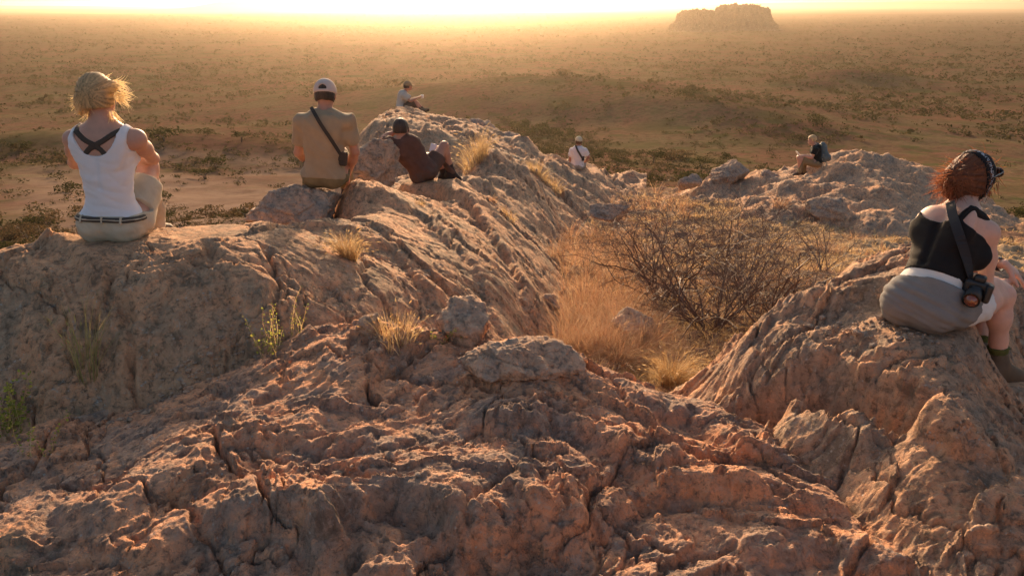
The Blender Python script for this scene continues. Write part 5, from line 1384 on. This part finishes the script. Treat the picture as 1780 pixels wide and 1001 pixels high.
    pts = []; n1 = nrm(np.cross(d, (0, 0, 1))); n2 = np.cross(d, n1)
    for k in range(17): an = 2 * math.pi * k / 16; pts.append(w0 + (n1 * math.cos(an) + n2 * math.sin(an)) * 0.0285)
    wt = strip3("watch", pts, 0.018, 0.003, lambda p: p - w0, gl, root); ball("watch_face", w0 - n2 * -0.028 if n2[2] > 0 else w0 - n2 * 0.028, 0.014, gl, wt, 2, (1, 1, 0.45))
    sock = flat_mat("olive_sock", (0.10, 0.105, 0.035), 0.95, 0.1, 0, 250, 0.6, 0.15)
    bm = flat_mat("boot_brown", (0.12, 0.08, 0.05), 0.75, 0.3, 0, 200, 0.4, 0.15); sm = flat_mat("boot_rubber_dark", (0.04, 0.035, 0.03), 0.8)
    for s in 'LR':
        t, Ls = limb_t(G, P['ank' + s], P['knee' + s])
        vdb_obj("sock", G, cap(D['leg' + s] - 0.009, (t * Ls) - 0.085, -0.03 - t * Ls), sock, root, wrinkle=folds(0.003, 20, 90, 50))
        boot(I, s, bm, sm, root, high=0.035)
    # the camera on its strap is a thing of its own
    cc = hit(I, Sx, 1697, 503, 0.035); cc = cc if cc is not None else L(1695, 503, -0.1)
    cam_root = empty("camera_bag_strap", Sx + cc); cam_root.name = "photo_camera"
    tag(cam_root, "black camera hanging on a wide neck strap at the hip of the woman in black", "camera")
    blk = flat_mat("camera_black", (0.016, 0.015, 0.015), 0.42, 0.5, 0, 300, 0.3); B = frame_of((0.15, 0.0, 1), (0.75, -0.55, 0))
    z = np.zeros(3)
    rough_box("camera_body", z, (0.10, 0.05, 0.075), B, blk, cam_root, 0.012)
    rough_box("viewfinder", z + B[2] * 0.045, (0.045, 0.045, 0.030), B, blk, cam_root, 0.010)
    rough_box("grip", z + B[0] * 0.044 - B[1] * 0.02, (0.026, 0.05, 0.075), B, blk, cam_root, 0.010)
    ln = tube("lens", [z - B[1] * 0.02, z - B[1] * 0.03 - B[2] * 0.01, z - B[1] * 0.085 - B[2] * 0.03, z - B[1] * 0.086 - B[2] * 0.03], [0.030, 0.030, 0.032, 0.026], blk, cam_root, 20)
    glass, nt, bs = new_mat("lens_glass"); bs.inputs["Base Color"].default_value = (0.20, 0.05, 0.02, 1); bs.inputs["Roughness"].default_value = 0.05; bs.inputs["Coat Weight"].default_value = 1
    ball("glass", z - B[1] * 0.080 - B[2] * 0.029, 0.026, glass, ln, 3)
    sp = surf_path(I, Sx, [(1652, 352), (1656, 375), (1668, 410), (1680, 450), (1688, 488)], 0.022, 24)
    out = outward(I)
    strip3("strap", [p - cc for p in sp], 0.036, 0.004, lambda p: out(p + cc), flat_mat("strap_black", (0.022, 0.022, 0.026), 0.7), cam_root)
def lens_field(g, hc, HR, HF_, HU):
    d = g.new(); B = [HR, HF_, HU]
    for sx in (-1, 1):
        g.ell(d, hc + HR * sx * 0.034 + HF_ * 0.100 + HU * 0.052, (0.030, 0.007, 0.022), B, 0.004)
        g.cone(d, hc + HR * sx * 0.062 + HF_ * 0.092 + HU * 0.056, hc + HR * sx * 0.088 + HF_ * 0.0 + HU * 0.03, 0.004, 0.0035, 0.004)
    g.cone(d, hc + HR * 0.015 + HF_ * 0.102 + HU * 0.06, hc - HR * 0.015 + HF_ * 0.102 + HU * 0.06, 0.004, 0.004, 0.003)
    return d

# ================================================================== the man in the tan shirt and cap
def simple_boots(I, root, col, h=0.08, name="boot"):
    bm = flat_mat(name + "_leather", col, 0.8, 0.3, 0, 0, 0, 0.15); sm = flat_mat(name + "_rubber", (0.04, 0.035, 0.03), 0.85)
    for s in 'LR': boot(I, s, bm, sm, root, name, h)
def cap_hat(I, col, root, arch=True, name="cap"):
    G = I['G']; hc = I['hc']; q = I['q']; HR, HF_, HU = I['HF']
    a, b, c = G.coords(hc + HU * 0.02 * q, I['HF'])
    hd = G.new(); G.ell(hd, hc + HU * 0.025 * q - HF_ * 0.010 * q, np.array((0.077, 0.096, 0.092)) * q, I['HF'], 0.02)
    D = cap(hd - 0.015, -0.012 * q - c)
    if arch:
        e = (np.sqrt((a / 0.034) ** 2 + ((c - 0.012) / 0.036) ** 2) - 1) * 0.035
        D = np.maximum(D, -np.maximum(np.maximum(e, b + 0.03), 0.010 - c))
    G2 = D
    m = flat_mat(name + "_cloth", col, 0.9, 0.1, 0, 0, 0, 0.05)
    o = vdb_obj(name, G, D, m, root)
    g = Grid(hc - 0.12, hc + 0.22, max(0.005, G.h * 0.7)); d = g.new(); B = frame_of(HU + HF_ * 0.25, HR)
    g.ell(d, hc + HF_ * 0.115 * q + HU * 0.030 * q, (0.072, 0.075, 0.0065), B, 0.002); vdb_obj("brim", g, d, m, o)
    return o
def man_tan():
    Sx = SEATS['m2']; L = mk(Sx); P = {}
    P['pelvis'] = (0.0, 0.02, 0.12); P['neck'] = L(565, 197, 0.06); P['head'] = L(566, 166, 0.10); P['bend'] = (0, -0.03, 0)
    P['shL'] = L(527, 213, 0.05); P['shR'] = L(603, 212, 0.05)
    P['hipL'] = (-0.095, 0.08, 0.10); P['hipR'] = (0.095, 0.08, 0.10)
    P['kneeR'] = L(594, 268, 0.45); P['ankR'] = L(604, 328, 0.40); P['toeR'] = L(610, 345, 0.47)
    P['kneeL'] = L(540, 268, 0.45); P['ankL'] = L(536, 328, 0.48); P['toeL'] = L(530, 342, 0.6)
    P['elL'] = L(519, 266, 0.10); P['wrL'] = L(545, 285, 0.32); P['elR'] = L(617, 264, 0.08); P['wrR'] = L(605, 303, 0.24)
    I = human(P, 0.0085, False, 1.05, hs=1.04, head_dir=(0, 1, -0.45), head_up=(0, 0.3, 0.95),
              hands={'R': ((-0.1, 0.3, -1), (0.9, 0, 0.1), 1, 0.5), 'L': ((0.6, 0.6, -0.2), (-0.2, 0, 0.9), -1, 0.5)})
    G, D = I['G'], I['D']
    root = person_root(Sx, "man in a tan T-shirt and pale cap sitting on the boulder, strap across his back")
    vdb_obj("body", G, D['body'], SKIN_T, root)
    r, f, u = I['tc']()
    sh = top_shell(I, 0.024, w_lo=-0.035, sleeve=0.72)
    col = (np.sqrt((r / 0.068) ** 2 + ((f - 0.01) / 0.085) ** 2) - 1) * 0.07
    sh = np.maximum(sh, -np.maximum(col, 0.004 - u))
    tan = translucent_cloth("tan_cotton", (0.37, 0.27, 0.17), 0.12, 0.06)
    vdb_obj("shirt", G, sh, tan, root, wrinkle=folds(0.011, 4, 7, 61, 0.9))
    vdb_obj("shorts", G, shorts_shell(I, 0.012, 0.0, 0.85), flat_mat("olive_cotton", (0.20, 0.15, 0.08), 0.9, 0.1, 0, 0, 0, 0.1), root, wrinkle=folds(0.004, 9, 14, 8, 0.7))
    hair_obj("hair", G, hair_shell(I, 0.006, 0.04, -0.052), hair_mat("brown_hair", (0.07, 0.045, 0.028), 0.2), root, I["hc"] + I["HF"][2] * 0.1, I["HF"][2], None, 0.004)
    cap_hat(I, (0.55, 0.44, 0.38), root); face_bits(I, root)
    simple_boots(I, root, (0.07, 0.045, 0.035), 0.09)
    cc = hit(I, Sx, 596, 276, 0.03); cc = cc if cc is not None else L(596, 276, -0.05)
    bag = empty("shoulder_bag", Sx + cc); tag(bag, "small dark pouch on a long strap at the right side of the man in tan", "bag")
    dk = flat_mat("pouch_dark", (0.045, 0.035, 0.028), 0.8); B = frame_of((0.1, 0, 1), (1, -0.2, 0))
    p = rough_box("pouch", np.zeros(3), (0.075, 0.05, 0.12), B, dk, bag, 0.014, 0.006); rough_box("flap", -B[1] * 0.024 + B[2] * 0.02, (0.08, 0.014, 0.075), B, dk, bag, 0.006, 0.005)
    sp = surf_path(I, Sx, [(541, 187), (556, 214), (575, 242), (594, 272)], 0.028, 24); out = outward(I)
    strip3("strap", [q - cc for q in sp], 0.030, 0.004, lambda q: out(q + cc), dk, bag)

# ================================================================== the man lying back in dark clothes
def man_dark():
    Sx = SEATS['m3']; L = mk(Sx); P = {}
    P['pelvis'] = L(735, 296, 0.0); P['neck'] = L(697, 243, -0.08); P['head'] = L(697, 224, -0.06); P['bend'] = (0, 0, 0)
    P['shL'] = L(677, 250, -0.12); P['shR'] = L(720, 249, -0.03)
    P['hipL'] = L(728, 300, 0.05); P['hipR'] = L(744, 299, 0.04)
    P['kneeR'] = L(772, 254, 0.26); P['ankR'] = L(784, 297, 0.30); P['toeR'] = L(797, 312, 0.33)
    P['kneeL'] = L(763, 262, 0.46); P['ankL'] = L(771, 304, 0.42); P['toeL'] = L(784, 314, 0.5)
    P['elL'] = L(668, 240, 0.06); P['wrL'] = L(688, 229, 0.06); P['elR'] = L(739, 274, 0.10); P['wrR'] = L(753, 268, 0.32)
    I = human(P, 0.010, False, 1.0, head_dir=(0.25, 1, -0.1), hands={'R': ((0.3, 0.9, 0.2), (0, -0.3, 0.9), 1, 0.6), 'L': ((0.9, -0.2, 0.4), (0, -0.9, 0.2), 1, 0.5)})
    G, D = I['G'], I['D']
    root = person_root(Sx, "man in a dark shirt lying back against the rock, one knee raised")
    vdb_obj("body", G, D['body'], SKIN_T, root)
    r, f, u = I['tc'](); sh = top_shell(I, 0.018, w_lo=-0.03, sleeve=0.5)
    col = (np.sqrt((r / 0.062) ** 2 + ((f - 0.01) / 0.08) ** 2) - 1) * 0.07
    sh = np.maximum(sh, -np.maximum(col, 0.02 - u))
    vdb_obj("shirt", G, sh, flat_mat("dark_brown_cotton", (0.12, 0.060, 0.045), 0.9, 0.15, 0, 0, 0, 0.1), root, wrinkle=folds(0.006, 7, 12, 71, 0.8))
    vdb_obj("shorts", G, shorts_shell(I, 0.018, 0.05, 0.62), flat_mat("dark_shorts_cloth", (0.11, 0.068, 0.055), 0.9, 0.1, 0, 0, 0, 0.1), root, wrinkle=folds(0.005, 9, 14, 8, 0.7))
    hair_obj("hair", G, hair_shell(I, 0.012, 0.035, -0.04), hair_mat("dark_hair", (0.07, 0.042, 0.03), 0.15), root, I["hc"] + I["HF"][2] * 0.1, I["HF"][2], None, 0.004)
    simple_boots(I, root, (0.035, 0.025, 0.022), 0.10); face_bits(I, root)
    pc = np.array(P['wrR']) + np.array([-0.01, 0.06, 0.05])
    ph = rough_box("phone", np.zeros(3), (0.075, 0.010, 0.145), frame_of((0.2, 0.5, 0.8), (1, 0.1, 0)), flat_mat("phone_case", (0.6, 0.6, 0.62), 0.3, 0.5), None, 0.004, 0.004)
    ph.location = Sx + pc; tag(ph, "small pale phone in the hand of the man lying back on the rock", "phone")

def generic(key, label, J, face, up, shirt, shirt_name, shorts, shorts_name, hairc, sleeve=0.7, t_hi=0.95, hat=None, h=0.013, girth=1.0, fem=False, boots=(0.06, 0.045, 0.035), skin=None, hlow=-0.05):
    Sx = SEATS[key]; L = mk(Sx); P = {k: (L(*v[1:]) if v[0] == 'p' else np.array(v[1:])) for k, v in J.items()}
    hd = {'R': (nrm(P['wrR'] - P['elR']), (0, 0, 1), 1, 0.5), 'L': (nrm(P['wrL'] - P['elL']), (0, 0, 1), -1, 0.5)}
    I = human(P, h, fem, girth, head_dir=face, head_up=up, hands=hd)
    G, D = I['G'], I['D']; root = person_root(Sx, label)
    vdb_obj("body", G, D['body'], skin or SKIN_T, root)
    r, f, u = I['tc'](); sh = top_shell(I, 0.022, w_lo=-0.04, sleeve=sleeve)
    col = (np.sqrt((r / 0.07) ** 2 + ((f - 0.01) / 0.09) ** 2) - 1) * 0.07; sh = np.maximum(sh, -np.maximum(col, 0.01 - u))
    vdb_obj(shirt_name, G, sh, translucent_cloth(shirt_name + "_cloth", shirt, 0.1), root, wrinkle=folds(0.006, 6, 10, 81, 0.8))
    vdb_obj(shorts_name, G, shorts_shell(I, 0.02, 0.05, t_hi), flat_mat(shorts_name + "_cloth", shorts, 0.9, 0.1), root)
    hair_obj("hair", G, hair_shell(I, 0.014, 0.035, hlow), hair_mat("short_hair", hairc, 0.3), root, I["hc"] + I["HF"][2] * 0.1, I["HF"][2], None, 0.004)
    if hat is not None: cap_hat(I, hat, root, False)
    simple_boots(I, root, boots, 0.07)
    return Sx, L, P, I, root

def far_people():
    p = 'p'
    Sx, L, P, I, root = generic('m4', "man in a pale shirt sitting in profile on the farthest top of the ridge", dict(
        pelvis=(p, 698, 189, 0), neck=(p, 704, 160.5, 0.05), head=(p, 709, 150, 0.03), shR=(p, 701, 166, -0.16), shL=(p, 704, 165, 0.18), bend=('v', -0.05, 0, 0),
        hipR=(p, 701, 190, -0.09), hipL=(p, 701, 189, 0.09), kneeR=(p, 722, 178, -0.10), kneeL=(p, 724, 179, 0.16), ankR=(p, 730, 192, -0.10), ankL=(p, 735, 190, 0.16),
        toeR=(p, 740, 193, -0.10), toeL=(p, 744, 191, 0.16), elR=(p, 714, 176, -0.18), wrR=(p, 727, 170, -0.10), elL=(p, 716, 174, 0.2), wrL=(p, 728, 169, 0.08)),
        (1, 0.15, -0.1), (0, 0, 1), (0.50, 0.46, 0.40), "shirt", (0.14, 0.09, 0.06), "trousers", (0.10, 0.07, 0.05), 0.7, 0.97, (0.28, 0.22, 0.13))
    cup = tube("cup", [np.array([0, 0, -0.045]), np.array([0, 0, -0.043]), np.array([0, 0, 0.045]), np.array([0, 0, 0.046])], [0.028, 0.034, 0.040, 0.034], flat_mat("cup_steel", (0.75, 0.73, 0.7), 0.2, 0.9), None, 14)
    cup.location = Sx + P['wrR'] + np.array([0.10, 0.05, 0.02]); tag(cup, "small shiny cup held up by the man on the far end of the ridge", "cup")
    Sx, L, P, I, root = generic('m5', "person in a white shirt and pale cap sitting below the crest, seen from behind", dict(
        pelvis=(p, 1003, 287, 0), neck=(p, 1005.5, 256.5, 0.02), head=(p, 1006, 246, 0.04), shL=(p, 995, 262, 0), shR=(p, 1016, 262.5, 0), bend=('v', 0, -0.03, 0),
        hipL=('v', -0.1, 0.08, 0.11), hipR=('v', 0.1, 0.08, 0.11), kneeL=('v', -0.14, 0.48, 0.18), kneeR=('v', 0.16, 0.48, 0.18), ankL=('v', -0.14, 0.52, -0.22), ankR=('v', 0.16, 0.52, -0.22),
        toeL=('v', -0.16, 0.68, -0.27), toeR=('v', 0.18, 0.68, -0.27), elL=(p, 990.5, 277, 0.0), wrL=(p, 998, 287, 0.2), elR=(p, 1023, 273, 0.02), wrR=(p, 1015, 285, 0.12)),
        (0, 1, -0.1), (0, 0, 1), (0.72, 0.66, 0.66), "shirt", (0.35, 0.30, 0.24), "shorts", (0.16, 0.09, 0.05), 0.75, 0.9, (0.55, 0.48, 0.33))
    cc = hit(I, Sx, 1013.5, 276, 0.03); cc = cc if cc is not None else L(1013, 276, -0.1)
    bag = empty("shoulder_bag", Sx + cc); tag(bag, "small dark bag on the strap of the person in the white shirt", "bag")
    dk = flat_mat("bag_dark", (0.06, 0.05, 0.045), 0.8); rough_box("pouch", np.zeros(3), (0.07, 0.05, 0.11), frame_of((0, 0, 1), (1, 0, 0)), dk, bag, 0.012, 0.007)
    sp = surf_path(I, Sx, [(1000.5, 253), (1004, 262), (1009, 270), (1013, 277)], 0.035, 16); out = outward(I)
    strip3("strap", [q - cc for q in sp], 0.045, 0.006, lambda q: out(q + cc), dk, bag)
    Sx, L, P, I, root = generic('w6', "blond person in a dark shirt sitting in profile on the far outcrop", dict(
        pelvis=(p, 1419, 281.5, 0), neck=(p, 1416, 255, 0), head=(p, 1411.5, 244, 0), shL=(p, 1417, 260.5, -0.17), shR=(p, 1415, 259.5, 0.17), bend=('v', 0.03, 0, 0),
        hipL=(p, 1415, 283, -0.09), hipR=(p, 1415, 282, 0.09), kneeL=(p, 1389, 275.5, -0.10), kneeR=(p, 1393, 278, 0.12), ankL=(p, 1390, 298, -0.08), ankR=(p, 1397, 298, 0.14),
        toeL=(p, 1380, 305, -0.08), toeR=(p, 1388, 303, 0.14), elL=(p, 1411, 274, -0.2), wrL=(p, 1396, 271.5, -0.13), elR=(p, 1409, 272, 0.2), wrR=(p, 1395, 270, 0.08)),
        (-1, -0.1, -0.35), (-0.25, 0, 0.95), (0.022, 0.022, 0.02), "shirt", (0.22, 0.17, 0.10), "shorts", (0.75, 0.52, 0.26), 0.62, 0.8, None, skin=SKIN, hlow=-0.02)
    n_ = flat_mat("paper_white", (0.75, 0.72, 0.68), 0.7)
    nb = rough_box("notebook", np.zeros(3), (0.16, 0.012, 0.11), frame_of((-0.5, 0, 0.85), (0, 1, 0)), n_, None, 0.004, 0.005); nb.location = Sx + P['wrL'] + np.array([-0.11, 0.08, 0.05])
    tag(nb, "small white notebook in the hands of the blond person on the far outcrop", "notebook")
    bc = L(1432, 265, -0.02); bp = empty("backpack", Sx + bc); tag(bp, "blue-grey backpack on the back of the blond person on the far outcrop", "backpack")
    bl = flat_mat("backpack_nylon", (0.085, 0.115, 0.125), 0.6, 0.4, 0, 60, 0.3, 0.2); B = frame_of((-0.30, 0, 1), (0, 1, 0))
    g = Grid([-0.3, -0.3, -0.4], [0.3, 0.3, 0.4], 0.012); d = g.new()
    g.ell(d, (0, 0, -0.09), (0.15, 0.125, 0.17), B, 0.05); g.ell(d, B[2] * 0.10, (0.125, 0.095, 0.16), B, 0.06); g.ell(d, -B[2] * 0.13 + np.array([0.08, 0, 0]), (0.10, 0.075, 0.10), B, 0.03)
    vdb_obj("pack", g, d, bl, bp, wrinkle=folds(0.012, 9, 14, 91, 0.5))
    for s in (-0.09, 0.09):
        tube("strap", smooth_path([B[2] * 0.2 + np.array([-0.05, s, 0]), np.array([-0.22, s, 0.20]), np.array([-0.30, s, 0.05]), np.array([-0.22, s, -0.12]), np.array([-0.08, s, -0.2])], 16), 0.016, bl, bp, 6)
woman_white(); woman_black(); man_tan(); man_dark(); far_people()
